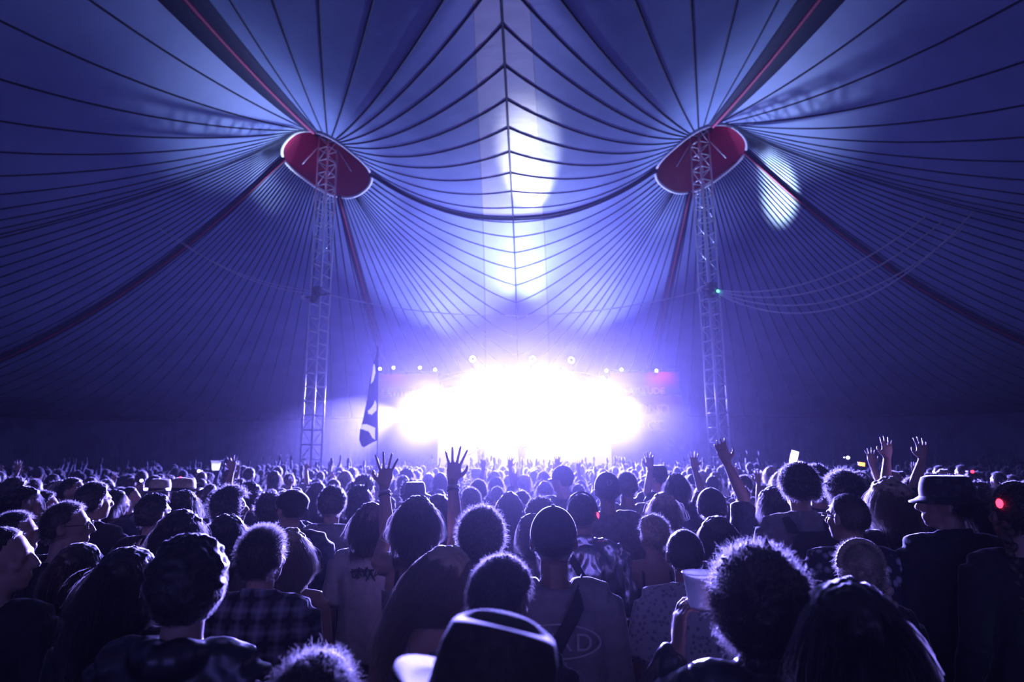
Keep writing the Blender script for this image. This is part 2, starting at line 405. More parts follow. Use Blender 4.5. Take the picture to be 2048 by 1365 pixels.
# bells: red inside, white rope round the mouth
for sx in (-1, 1):
    N_ = 48; V = []; F = []
    prof = [(1.0, 0), (.86, .42), (.70, .82), (.52, 1.25), (.36, 1.75), (.28, 2.3)]
    for g, dz in prof:
        for j in range(N_):
            x, y, z = rimpt(2*PI*j/N_, g); zz = z*(1-dz/2.3)+(12.9+2.3)*(dz/2.3)
            V.append((sx*(MX+x), MY+y, zz))
    for i in range(len(prof)-1):
        for j in range(N_): F.append((i*N_+j, i*N_+(j+1) % N_, (i+1)*N_+(j+1) % N_, (i+1)*N_+j))
    F.append(tuple((len(prof)-1)*N_+j for j in range(N_)))
    bell = MB().add(V, F).build('bell_lining', M['bell_red'], ceiling); bell['label'] = 'dark red fabric lining of the mast bell'
    gaps = (0, PI/2, PI, 3*PI/2)
    for g in gaps:
        a0, a1 = g+.06, g+PI/2-.06
        P = []
        for k in range(15):
            x, y, z = rimpt(a0+(a1-a0)*k/14, 1.0); P.append((sx*(MX+x), MY+y, z-.05))
        rr = MB().add(*tube(P, .055, 8)).build('bell_rim_rope', M['white_pvc'], ceiling); rr['label'] = 'white padded rope round the bell mouth'

# drape walls following the outline, with folds
def drape(pts, name):
    V = []; F = []; out = []
    for i in range(len(pts)-1):
        (x0, y0, z0), (x1, y1, z1) = pts[i], pts[i+1]; n = 10
        nx, ny = (y1-y0), -(x1-x0); l = math.hypot(nx, ny); nx /= l; ny /= l
        for k in range(n):
            f = k/n; t = i*n+k
            a = .07*math.sin(t*1.7)+.05*math.sin(t*.63+1)
            out.append((x0+(x1-x0)*f, y0+(y1-y0)*f, z0+(z1-z0)*f, nx*a, ny*a))
    rows = 8
    for (x, y, z, ax, ay) in out:
        for r in range(rows+1):
            s = r/rows; V.append((x+ax*(.25+s), y+ay*(.25+s), z*(1-s)-.02*s))
    for i in range(len(out)-1):
        for r in range(rows): F.append((i*(rows+1)+r, (i+1)*(rows+1)+r, (i+1)*(rows+1)+r+1, i*(rows+1)+r+1))
    return tag(MB().add(V, F).build(name, M['wall_cloth']), kind='structure')
outer = [b for b in BND if b[2] < 4.7 and b[1] > MIR]; outer = [(0, 37, 4.6)] + [b for b in outer if b[0] > 0] + [(26, MIR, 4.1)]
back = [(-p[0], p[1], p[2]) for p in outer[::-1] if p[1] > 24] + [p for p in outer[1:] if p[1] > 24]
drape(back, 'wall_back')
for sx, nm in ((-1, 'wall_left'), (1, 'wall_right')):
    pp = [(sx*p[0], p[1], p[2]) for p in outer if p[1] <= 25.5] + [(sx*26, y, 4.1) for y in range(7, -9, -2)] + [(sx*25, -12, 4.2), (sx*21, -18, 4.3), (sx*13, -21, 4.5), (0, -21, 4.6)]
    drape(pp, nm)
e_ = MB(); e_.add(*tube([(p[0], p[1]-.06, p[2]+.0) for p in back], .05, 6)); e_.build('eave_rope', M['rope'], ceiling)
tag(MB().add([(-60, -40, 0), (60, -40, 0), (60, 60, 0), (-60, 60, 0)], [(0, 1, 2, 3)]).build('floor', M['ground']), kind='structure')

# ------------------------------------------------------------------ king pole masts
def mast(sx, label):
    root = tag(empty('tent_mast', (sx*MX, MY, 0), .42*sx), label, 'mast')
    h = 14.0; a = .24; ch = [(-a, -a), (a, -a), (a, a), (-a, a)]
    for (x, y) in ch: MB().add(*tube([(x, y, 0), (x, y, h)], .032, 8)).build('chord', M['steel'], root)
    lat = MB(); n = int(h/.5)
    for i in range(n+1):
        z = min(h, i*.5)
        for k in range(4):
            p, q = ch[k], ch[(k+1) % 4]; lat.add(*tube([(p[0], p[1], z), (q[0], q[1], z)], .02, 6))
            if i < n and k in (0, 2):
                if (i+k) % 2: p, q = q, p
                lat.add(*tube([(p[0], p[1], z), (q[0], q[1], z+.5)], .013, 5))
    lat.build('lattice', M['steel'], root)
    MB().add(*box((0, 0, .03), (.9, .9, .06))).build('base_plate', M['steel'], root)
    cr = MB(); cr.add(*box((0, 0, h+.05), (.7, .7, .1))); cr.add(*tube([(0, 0, h), (0, 0, h+1.1)], .06, 8)); cr.build('head_frame', M['black_metal'], root)
    ld = MB()
    for k in range(4):
        ld.add(*tube([(ch[k][0]*1.0, ch[k][1], 13.6), (ch[k][0]*2.6, ch[k][1]*2.6, 12.8)], .02, 6))
    ld.build('bell_brace', M['steel'], root)
    return root
mast(-1, 'tall lattice steel mast under the bell on the left')
mast(1, 'tall lattice steel mast under the bell on the right')
for sx, lab in ((-1, 'small black control boxes clamped halfway up the left mast'), (1, 'small black control boxes with a green light on the right mast')):
    r = tag(empty('mast_control_box', (sx*MX, MY-.36, 7.6), .42*sx), lab, 'equipment box')
    MB().add(*box((0, 0, .3), (.3, .2, .28))).add(*box((-.1, 0, .0), (.22, .18, .2))).build('housing', M['black_metal'], r)
    MB().add(*tube([(-.62, 0, .12), (.62, 0, .12)], .03, 8)).build('crossbar', M['black_metal'], r)
    MB().add(*ellip((-.6*1, -.02, .1), (.09, .09, .11), 12, 8)).build('side_lamp', M['white_pvc'], r)
    if sx > 0: MB().add(*ellip((.12, -.12, .12), (.045, .03, .045), 10, 8)).build('green_indicator', M['led_green'], r)

def cable(name, P0, P1, sag, r, label, group=None, n=40):
    P0, P1 = Vector(P0), Vector(P1); P = []
    for i in range(n+1):
        t = i/n; p = P0.lerp(P1, t); p.z -= 4*sag*t*(1-t); P.append(p)
    o = MB().add(*tube(P, r, 6)).build(name, M['cable']); tag(o, label, 'cable', group); return o
cable('span_cable', (-MX, MY-.4, 7.85), (MX, MY-.4, 7.85), .95, .014, 'thin cable sagging between the two masts')
pr = at(1428, 598, MY-.4)
ends = [(1960, 330), (1985, 345), (2010, 372), (1950, 420)]
for i, (ex, ey) in enumerate(ends):
    q = at(ex, ey, 17.5 - .2*i)
    cable('power_cable', (MX+.2, MY-.4, 7.75-.05*i), q, 1.25+.20*i-(.2 if i == 3 else 0), .026, ['uppermost', 'second from top', 'third from top', 'lowest'][i]+' of the four pale cables sweeping up right from the right mast', 'four cables bundled from the right mast')
for i, (ex, ey) in enumerate([(320, 458), (345, 470)]):
    cable('power_cable', (-MX-.2, MY-.4, 7.9-.1*i), at(ex, ey, 19.5), .42, .012, ['upper', 'lower'][i]+' of the two thin pale cables left of the left mast', 'two thin cables left of the left mast')

# ------------------------------------------------------------------ stage
st = tag(empty('stage', (0, 32.2, 0)), 'glowing concert stage with a curved roof behind the crowd', 'stage')
MB().add(*box((0, .1, .7), (15.2, 4.8, 1.4))).build('deck', M['stage_black'], st)
arch = MB()
for k in range(2):
    P = [(x, -1.9+k*2.6, 6.35-1.6*(abs(x)/7.2)**2) for x in np.linspace(-7.0, 7.0, 25)]
    arch.add(*tube(P, .11, 8)); arch.add(*tube([(p[0], p[1], p[2]-.5) for p in P], .08, 8))
    for i in range(24):
        arch.add(*tube([P[i], (P[i+1][0], P[i+1][1], P[i+1][2]-.5)], .035, 5))
arch.build('roof_truss', M['black_metal'], st)
rf = MB(); V = []; F = []
xs = np.linspace(-7.0, 7.0, 25)
for x in xs:
    for y in (-2.0, 2.3): V.append((x, y, 6.45-1.6*(abs(x)/7.2)**2-.08*(y+2)))
for i in range(24): F.append((i*2, i*2+2, i*2+3, i*2+1))
rf.add(V, F); ro = rf.build('roof_skin', M['stage_black'], st); md = ro.modifiers.new('t', 'SOLIDIFY'); md.thickness = .06
for x in (-7.1, 7.1):
    for y in (-1.9, 2.3): MB().add(*tube([(x, y, 0), (x, y, 4.9)], .12, 8)).build('roof_leg', M['black_metal'], st)
sc_ = tag(MB().add(*box((0, 0, 2.3), (11.6, .10, 4.6))).build('led_screen', M['screen']), 'blazing white light wall at the back of the stage', 'screen'); sc_.location = (0.1, 34.45, 1.42)
def fixture(p, tgt, label, group, rad=.12):
    r = tag(empty('stage_light', p), label, 'stage light', group); r.rotation_euler = toward(p, tgt)
    MB().add(*tube([(0, 0, .18), (0, 0, -.02)], [rad*.8, rad], 12)).build('housing', M['black_metal'], r)
    MB().add(*ellip((0, 0, -.035), (rad*.85, rad*.85, .03), 12, 6)).build('lens', M['lens'], r)
    MB().add(*tube([(-rad*1.15, 0, .05), (-rad*1.15, 0, .27), (rad*1.15, 0, .27), (rad*1.15, 0, .05)], .015, 6)).build('yoke', M['black_metal'], r)
for (px, py), wh in zip(((945, 718), (1065, 718), (1143, 720)), ('leftmost', 'middle', 'rightmost')):
    fixture(at(px, py, 30.6)+Vector((0, .15, 0)), (CAMP.x, 0, 2.5), wh+' of the three bright lamps on top of the stage roof', 'lamps on the stage roof edge', .17)
for (px, py), wh in zip(((1213, 742), (1243, 740), (1313, 742), (1205, 756)), ('second from left', 'third from left', 'rightmost', 'leftmost and lowest')):
    fixture(at(px, py, 29.0), (CAMP.x, 0, 2.5), wh+' of the small lamps on the right banner', 'lamps above the right banner', .07)
for (px, py), wh in zip(((760, 738), (787, 736), (840, 736), (870, 740)), ('leftmost', 'second from left', 'third from left', 'rightmost')):
    fixture(at(px, py, 29.0), (CAMP.x, 0, 2.5), wh+' of the small lamps on the left banner', 'lamps above the left banner', .07)
def textmesh(s, size, loc, m, parent, name='lettering'):
    cu = bpy.data.curves.new(name, 'FONT'); cu.body = s; cu.size = size; cu.extrude = .01; cu.align_x = 'RIGHT'
    o = bpy.data.objects.new('tmp', cu); COL.objects.link(o)
    me = bpy.data.meshes.new_from_object(o.evaluated_get(bpy.context.evaluated_depsgraph_get())); bpy.data.objects.remove(o)
    me.transform(Matrix.Rotation(PI/2, 4, 'X')); me.transform(Matrix.Translation(loc)); me.materials.clear()
    return link(me, name, m, parent)
def banner(x0, x1, z1, label, right):
    Y = 29.2; r = tag(empty('stage_banner', ((x0+x1)/2, Y, 0)), label, 'banner'); W = x1-x0
    MB().add(*box((0, 0, z1-.55), (W, .06, 1.1))).build('top_panel', M['banner'], r)
    MB().add(*box((0, 0, (z1-1.12+1.0)/2), (W, .05, z1-1.12-1.0))).build('lower_panel', M['banner_dark'], r)
    fr = MB()
    for sxx in (-1, 1): fr.add(*tube([(sxx*W/2, .08, 0), (sxx*W/2, .08, z1+.1)], .05, 6))
    for z in (z1+.08, 2.9, 1.0): fr.add(*tube([(-W/2, .08, z), (W/2, .08, z)], .045, 6))
    fr.add(*tube([(0, .08, 1.0), (0, .08, 2.9)], .035, 6)); fr.build('frame', M['black_metal'], r)
    textmesh('LATITUDE', .42, (W/2-.75, -.045, z1-1.05), M['banner_text'], r)
    if right:
        textmesh('SECOND', .66, (W/2-.55, -.045, z1-2.0), M['banner_text'], r); textmesh('STAGE', .66, (W/2-.85, -.045, z1-2.75), M['banner_text'], r)
banner(4.45, 7.75, 6.0, 'tall crimson and purple lettered banner right of the stage opening', True)
banner(-6.85, -3.8, 6.0, 'tall lettered banner left of the stage opening behind the flag', False)

# flag on a pole held up in the crowd
FY = 12.0
fr_ = at(756, 690, FY); fr_b = at(755, 893, FY)
fl = tag(empty('feather_flag', (fr_b.x, FY, 0)), 'narrow dark feather flag with white shapes on a pole above the crowd', 'flag')
MB().add(*tube([(0, 0, 1.0), (0, 0, fr_b.z), (fr_.x-fr_b.x, 0, fr_.z+.03)], [.014, .012, .006], 8)).build('pole', M['black_metal'], fl)
edge = [(690, 756), (720, 749), (760, 741), (800, 735), (840, 726), (860, 719), (880, 717), (893, 722), (895, 727)]
rows, cols = 120, 24
def fl_left(y): return float(np.interp(y, [e[0] for e in edge], [e[1] for e in edge]))
shapes = [[(748, 730), (750, 730), (751, 745), (747, 762), (742, 770), (745, 752)], [(751, 801), (753, 806), (753, 821), (744, 830), (736, 828), (735, 822), (743, 815)],
          [(724, 848), (736, 850), (750, 856), (750, 880), (745, 876), (738, 864), (720, 858)], [(733, 783), (736, 783), (734, 792), (730, 793)]]
def inside(x, y, P):
    c = False
    for k in range(len(P)):
        (x0, y0), (x1, y1) = P[k], P[k-1]
        if (y0 > y) != (y1 > y) and x < (x1-x0)*(y-y0)/(y1-y0)+x0: c = not c
    return c
V = []; FA = []; FB = [[], [], [], []]; PX = []
for i in range(rows+1):
    y = 690+(895-690)*i/rows
    for k in range(cols+1):
        t = k/cols; xl = fl_left(y); xr = 756-(y-690)*.006; yy = y - (t*(y-870)*.55 if y > 870 else 0)
        p = at(xl+(xr-xl)*t, yy, FY); V.append((p.x-fr_b.x, .05*math.sin(t*5+y*.03)*(1-t), p.z)); PX.append((xl+(xr-xl)*t, yy))
for i in range(rows):
    for k in range(cols):
        q = (i*(cols+1)+k, i*(cols+1)+k+1, (i+1)*(cols+1)+k+1, (i+1)*(cols+1)+k); cx = sum(PX[a][0] for a in q)/4; cy = sum(PX[a][1] for a in q)/4
        hit = [k2 for k2, sh in enumerate(shapes) if inside(cx, cy, sh)]; (FB[hit[0]] if hit else FA).append(q)
for nm, ff, mm in [('sail', FA, M['flag'])]+[('white_motif', q, M['flag_white']) for q in FB]:
    if not ff: continue
    fo = MB().add(V, ff).build(nm, mm, fl); bm = bmesh.new(); bm.from_mesh(fo.data); bmesh.ops.delete(bm, geom=[v for v in bm.verts if not v.link_faces], context='VERTS'); bm.to_mesh(fo.data); bm.free()
    md = fo.modifiers.new('t', 'SOLIDIFY'); md.thickness = .003

# ------------------------------------------------------------------ people
SK = Vector((0, -.012, 1.652)); SR = Vector((.076, .096, .098))
def head_matrix(yaw=0, nod=0, tilt=0):
    piv = Vector((0, -.01, 1.53))
    return Matrix.Translation(piv) @ Matrix.Rotation(yaw, 4, 'Z') @ Matrix.Rotation(-nod, 4, 'X') @ Matrix.Rotation(tilt, 4, 'Y') @ Matrix.Translation(-piv)
def xf(vf, Mx): return [Mx @ Vector(v) for v in vf[0]], vf[1]
def head_parts(mb, Mx, fine=True):
    mb.add(*xf(ellip(SK, SR, 24, 16), Mx)); mb.add(*xf(ellip((0, .030, 1.592), (.055, .062, .070), 18, 12), Mx))
    mb.add(*xf(ellip((0, .062, 1.550), (.030, .032, .022), 12, 8), Mx))                 # chin
    mb.add(*xf(ellip((0, .072, 1.668), (.055, .020, .014), 12, 8), Mx))                 # brow
    mb.add(*xf(tube([(0, .084, 1.660), (0, .104, 1.628), (0, .112, 1.611)], [.011, .015, .017], 8), Mx))   # nose
    for s in (-1, 1):
        mb.add(*xf(ellip((s*.084, -.010, 1.632), (.010, .021, .034), 10, 8, Matrix.Rotation(s*.35, 3, 'Z')), Mx))   # ear
        mb.add(*xf(ellip((s*.044, .058, 1.618), (.020, .018, .018), 10, 8), Mx))        # cheek
        mb.add(*xf(ellip((s*.030, .074, 1.645), (.013, .011, .010), 10, 8), Mx))        # eye
    mb.add(*xf(ellip((0, .090, 1.582), (.024, .013, .008), 10, 6), Mx)); mb.add(*xf(ellip((0, .087, 1.569), (.020, .013, .008), 10, 6), Mx))
def hand(mb, W, d, n, side, spread=.22, curl=.15, r=.0085, thumb=1.0, lenk=1.0):
    """W wrist, d direction of the fingers, n palm normal, side = +1 if the thumb is on +a"""
    d = Vector(d).normalized(); n = Vector(n); n = (n-d*n.dot(d)).normalized(); a = d.cross(n)*side
    mb.add(*tube([W-d*.02, W+d*.02, W+d*.06, W+d*.095], [(.026, .019), (.034, .017), (.043, .015), (.041, .013)], 12, ref=n))
    for k, (off, L) in enumerate(((.031, .078), (.011, .089), (-.010, .083), (-.030, .065))):
        L = L*lenk
        ang = off/.031*spread; dd = (d*math.cos(ang)+a*math.sin(ang)).normalized(); p = W+d*.088+a*off; P = [p]
        c = curl*(1+.25*k)
        for j in range(3):
            dd2 = (dd*math.cos(c*(j+.4)) + n*math.sin(c*(j+.4))); P.append(P[-1]+dd2*L*(.42, .32, .26)[j])
        mb.add(*tube(P, [r*1.08, r, r*.92, r*.75], 8))
    ta = (d*.55+a*.85*thumb+n*.3*(curl+.1)).normalized(); p = W+d*.025+a*.024
    mb.add(*tube([p, p+ta*.035, p+(ta+d*.25).normalized()*.062, p+(ta+d*.6).normalized()*.082], [.014, .0115, .0095, .007], 8))
ARM = {
 'down': ((.235, -.01, 1.13), (.245, .09, .89), (0, .25, -1), (-1, 0, 0)),
 'fold': ((.235, .02, 1.14), (.10, .24, 1.16), (-1, .3, .2), (0, -1, 0)),
 'up': ((.27, .08, 1.58), (.22, .14, 1.82), (0, .05, 1), (0, 1, 0), dict(curl=.12, spread=.3)),
 'phone': ((.24, .14, 1.30), (.12, .30, 1.50), (-.1, .25, 1), (0, .9, 0)),
 'high': ((.23, .06, 1.66), (.19, .12, 1.90), (.05, .0, 1), (0, 1, 0), dict(curl=.10, spread=.35)),
}
def arm_spec(a, s):
    e = ARM[a] if isinstance(a, str) else a
    return [Vector((s*v[0], v[1], v[2])) for v in e[:4]] + [e[4] if len(e) > 4 else {}]
def shoulder(s, E): 
    up = max(0, (E.z-1.43))*.22
    return Vector((s*.178, -.01, 1.415+up))
def body_mesh(P, voxel):
    mb = MB(); b = P.get('build', 1.0); Mx = head_matrix(*P.get('head', (0, 0, 0)))
    head_parts(mb, Mx)
    hb = Mx @ Vector((0, -.01, 1.60))
    mb.add(*tube([(0, -.02, 1.42), (0, -.018, 1.49), hb], [.066, .055, .054], 14))
    mb.add(*loft([(.84, 0, 0, .13*b, .10*b), (.92, 0, 0, .165*b, .115*b), (1.0, 0, 0, .155*b, .105*b), (1.10, 0, 0, .138*b, .097*b), (1.22, 0, 0, .155*b, .107*b), (1.33, 0, -.005, .172*b, .108*b), (1.40, 0, -.01, .165*b, .092*b), (1.445, 0, -.015, .115*b, .07), (1.475, 0, -.018, .062, .058)]))
    for s, key in ((-1, 'armL'), (1, 'armR')):
        E, W, d, n, kw = arm_spec(P.get(key, 'down'), s); S = shoulder(s, E)
        mb.add(*tube([(s*.06, -.015, 1.43), S], [.062, .058], 12))
        mb.add(*tube([S, S.lerp(E, .5), E], [.056*b, .048*b, .040], 12)); mb.add(*tube([E, E.lerp(W, .35), W], [.041, .040, .026], 12))
        hand(mb, W, d, n, kw.get('side', -s if True else s), kw.get('spread', .12), kw.get('curl', .35), r=max(.0080, voxel*.95), lenk=kw.get('len', 1.0))
        mb.add(*tube([(s*.09, 0, .90), (s*.10, 0, .50), (s*.105, -.02, .08)], [.088*b, .056, .038], 12))
        mb.add(*tube([(s*.10, -.015, .42), (s*.102, -.03, .30), (s*.105, -.02, .12)], [.05, .056, .040], 12))
        mb.add(*tube([(s*.105, -.06, .045), (s*.11, .05, .045), (s*.115, .15, .03)], [.042, .044, .028], 12))
    return remesh(mb, voxel, 2, 'body')
def shirt_mesh(P, voxel, amp=.006, seed=0):
    """garment over trunk and arms; P['sleeve'] = 'short' | 'long' | 'none' ; P['fit'] thickness; P['collar']"""
    g = P.get('fit', .016); b = P.get('build', 1.0); hem = P.get('hem', .86); mb = MB(); sl = P.get('sleeve', 'short')
    R = [(hem, 0, 0, .172*b+g*1.7, .120*b+g*1.5), (.98, 0, 0, .163*b+g*1.6, .110*b+g*1.5), (1.10, 0, 0, .150*b+g*1.5, .104*b+g*1.4), (1.22, 0, 0, .160*b+g*1.2, .110*b+g*1.1), (1.33, 0, -.005, .172*b+g, .110*b+g)]
    if sl != 'none' or P.get('strap'): R += [(1.40, 0, -.01, .166*b+g, .094*b+g)]
    if sl != 'none': R += [(1.45, 0, -.015, .118*b+g, .072+g), (1.478, 0, -.018, .074+g*.6, .064+g*.6)]
    elif P.get('strap'): R[-1] = (1.32, 0, -.01, .168*b+g*.6, .104*b+g*.6); 
    mb.add(*loft(R, 28))
    if sl == 'none': return mb_finish(mb, voxel, amp, seed)
    col = P.get('collar')
    if col == 'hood': mb.add(*tube([(-.10, -.01, 1.47), (-.06, -.085, 1.475), (0, -.115, 1.465), (.06, -.085, 1.475), (.10, -.01, 1.47)], [.035, .045, .055, .045, .035], 12))
    if col in ('shirt', 'jacket'):
        h = .05 if col == 'shirt' else .06
        mb.add(*tube([(-.062, .03, 1.475), (-.068, -.03, 1.50), (-.04, -.078, 1.51), (.04, -.078, 1.51), (.068, -.03, 1.50), (.062, .03, 1.475)], [(.012, h*.5)]*6, 10, ref=(0, 0, 1)))
    for s, key in ((-1, 'armL'), (1, 'armR')):
        E, W, d, n, kw = arm_spec(P.get(key, 'down'), s); S = shoulder(s, E); q = g*.9
        mb.add(*tube([(s*.07, -.015, 1.435), (s*.13, -.013, 1.435), S], [.062+q*.7, .060+q*.8, .060+q], 14))
        if sl == 'short':
            mb.add(*tube([S, S.lerp(E, .45), S.lerp(E, .78)], [.060*b+q, .058*b+q*1.2, .060*b+q*1.5], 14, caps=True))
        else:
            mb.add(*tube([S, S.lerp(E, .5), E], [.060*b+q, .053*b+q, .046+q], 14)); mb.add(*tube([E, E.lerp(W, .4), E.lerp(W, .93)], [.047+q, .044+q, .034+q*.7], 14))
    return mb_finish(mb, voxel, amp, seed)
def mb_finish(mb, voxel, amp, seed):
    me = remesh(mb, voxel, 3, 'shirt')
    if amp: wrinkle(me, amp, 14, seed)
    return me
def trousers_mesh(P, voxel):
    b = P.get('build', 1.0); mb = MB(); mb.add(*loft([(.78, 0, 0, .15*b, .11*b), (.86, 0, 0, .178*b, .125*b), (.94, 0, 0, .178*b, .124*b), (1.0, 0, 0, .165*b, .115*b)]))
    for s in (-1, 1): mb.add(*tube([(s*.09, 0, .88), (s*.10, 0, .50), (s*.105, -.02, .11)], [.104*b, .072, .064], 12))
    return remesh(mb, max(voxel, .014), 2, 'trousers')

def hair_build(kind, P, nstr, seed=0, width=.0016):
    """returns (cap MB with slot 0, strands in slot 1)"""
    rnd = random.Random(seed); Mx = head_matrix(*P.get('head', (0, 0, 0))); mb = MB()
    st = dict(
        short=dict(v=.010, L=.020, st=.9, g=.25, ns=.35, lo=1.575, step=4),
        crop=dict(v=.006, L=.008, st=1, g=0, ns=.3, lo=1.580, step=3),
        fluffy=dict(v=.022, L=.045, st=.7, g=.25, ns=.75, lo=1.565, step=5),
        curly=dict(v=.034, L=.050, st=.7, g=.1, ns=1.3, lo=1.550, step=6),
        bigcurly=dict(v=.044, L=.060, st=.9, g=.05, ns=1.3, lo=1.49, step=6),
        quiff=dict(v=.014, L=.040, st=.9, g=.0, ns=.8, lo=1.575, step=5),
        long=dict(v=.018, L=.34, st=.25, g=.55, ns=.14, lo=1.54, step=11),
        longwavy=dict(v=.026, L=.30, st=.35, g=.45, ns=.42, lo=1.53, step=12),
        bob=dict(v=.024, L=.16, st=.3, g=.5, ns=.35, lo=1.52, step=7),
        tied=dict(v=.010, L=.03, st=.4, g=.25, ns=.5, lo=1.575, step=4),
    )[kind]
    st.update(P.get('hair_over', {}))
    def hairline(p):   # >0 inside hair region (p head-local point on the skull)
        y = p.y-SK.y; z = p.z
        lo = st['lo'] + max(0, (y+.03))*1.55 if y > -.03 else st['lo']
        if y > .035: lo = max(lo, 1.705)
        return (z-lo)
    nu, nv = (72, 48) if nstr > 1500 else (44, 30); V = []; 
    e, f = ellip((0, 0, 0), (1, 1, 1), nu, nv)
    for p in e:
        d = Vector(p); base = Vector((SK.x+d.x*SR.x, SK.y+d.y*SR.y, SK.z+d.z*SR.z))
        hl = hairline(base+Vector((0, 0, -d.z*.0))); k = max(0, min(1, hl/.03+.3))
        lump = noise.noise(Vector(d)*(3.2 if kind != 'short' else 5)+Vector((seed, 0, 0)))*.35+noise.noise(Vector(d)*8+Vector((seed, 3, 0)))*.25 + (noise.noise(Vector(d)*15+Vector((seed, 9, 0)))*.55 if 'curly' in kind or kind == 'fluffy' else 0)
        vol = st['v']*(1+lump)*(1.15 if d.z > .2 else 1.0)
        if kind in ('long', 'longwavy', 'bob', 'bigcurly') and d.y < .3 and d.z < 0: k = 1 if d.y < .02 else k
        q = base + Vector((d.x, d.y, d.z))*(vol*k - .012*(1-k)); V.append(Mx @ q)
    mb.add(V, f, 0)
    def inside_push(p, mgn):
        d = p-SK; q = Vector((d.x/(SR.x+mgn), d.y/(SR.y+mgn), d.z/(SR.z+mgn))); l = q.length
        if l < 1: q /= max(l, 1e-5); return SK+Vector((q.x*(SR.x+mgn), q.y*(SR.y+mgn), q.z*(SR.z+mgn)))
        return p
    if kind in ('long', 'longwavy', 'bob'):
        L = {'long': .30, 'longwavy': .26, 'bob': .10}[kind]; w_ = .088 if kind != 'long' else .080
        P_ = [(0, -.045, 1.66), (0, -.062, 1.57), (0, -.085, 1.57-L*.45), (0, -.115, 1.57-L)]
        P_ = [Mx @ Vector(p) if i < 2 else Mx @ Vector(p) for i, p in enumerate(P_)]
        mb.add(*tube(P_, [(w_, .055), (w_*1.02, .050), (w_, .036), (w_*.62, .016)], 18, ref=(0, 1, 0)), 0)
    sv = []; sf = []; c = 0
    for _ in range(nstr):
        while True:
            d = Vector((rnd.gauss(0, 1), rnd.gauss(0, 1), rnd.gauss(0, 1))).normalized()
            base = Vector((SK.x+d.x*SR.x, SK.y+d.y*SR.y, SK.z+d.z*SR.z))
            if hairline(base) > 0: break
        p = base+d*st['v']*.85; L = st['L']*rnd.uniform(.55, 1.15); n = st['step']; h = L/n
        v = (d*st['st'] + Vector((rnd.gauss(0, .3), rnd.gauss(0, .3), rnd.gauss(0, .3)))).normalized()
        if st['L'] > .1: v = (d*.3+Vector((d.x, d.y*.5-.3, -.6))).normalized()
        P_ = [p.copy()]
        for j in range(n):
            v = (v + Vector((0, 0, -1))*st['g'] + Vector((rnd.gauss(0, 1), rnd.gauss(0, 1), rnd.gauss(0, 1)))*st['ns']*.55).normalized(); p = p+v*h
            p = inside_push(p, st['v']*.9)
            if p.z < 1.50 and st['L'] > .1:
                p.y = min(p.y, -.085-(1.50-p.z)*.10 if abs(p.x) < .12 else p.y)
            if p.z < 1.56 and st['L'] > .1:
                wl = (.100 if kind != 'long' else .088)-(1.56-p.z)*.12+.01*abs(st['ns']); e2 = abs(p.x)/wl
                if e2 > 1: p.x /= e2*.5+.5
            P_.append(p.copy())
        a = Vector((rnd.gauss(0, 1), rnd.gauss(0, 1), rnd.gauss(0, 1))).normalized()
        for j, q in enumerate(P_):
            w2 = width*(1-.75*j/n)*.5; sv.append(Mx @ (q-a*w2)); sv.append(Mx @ (q+a*w2))
        for j in range(n): sf.append((c+2*j, c+2*j+1, c+2*j+3, c+2*j+2))
        c += 2*(n+1)
    if nstr: mb.add(sv, sf, 1)
    return mb
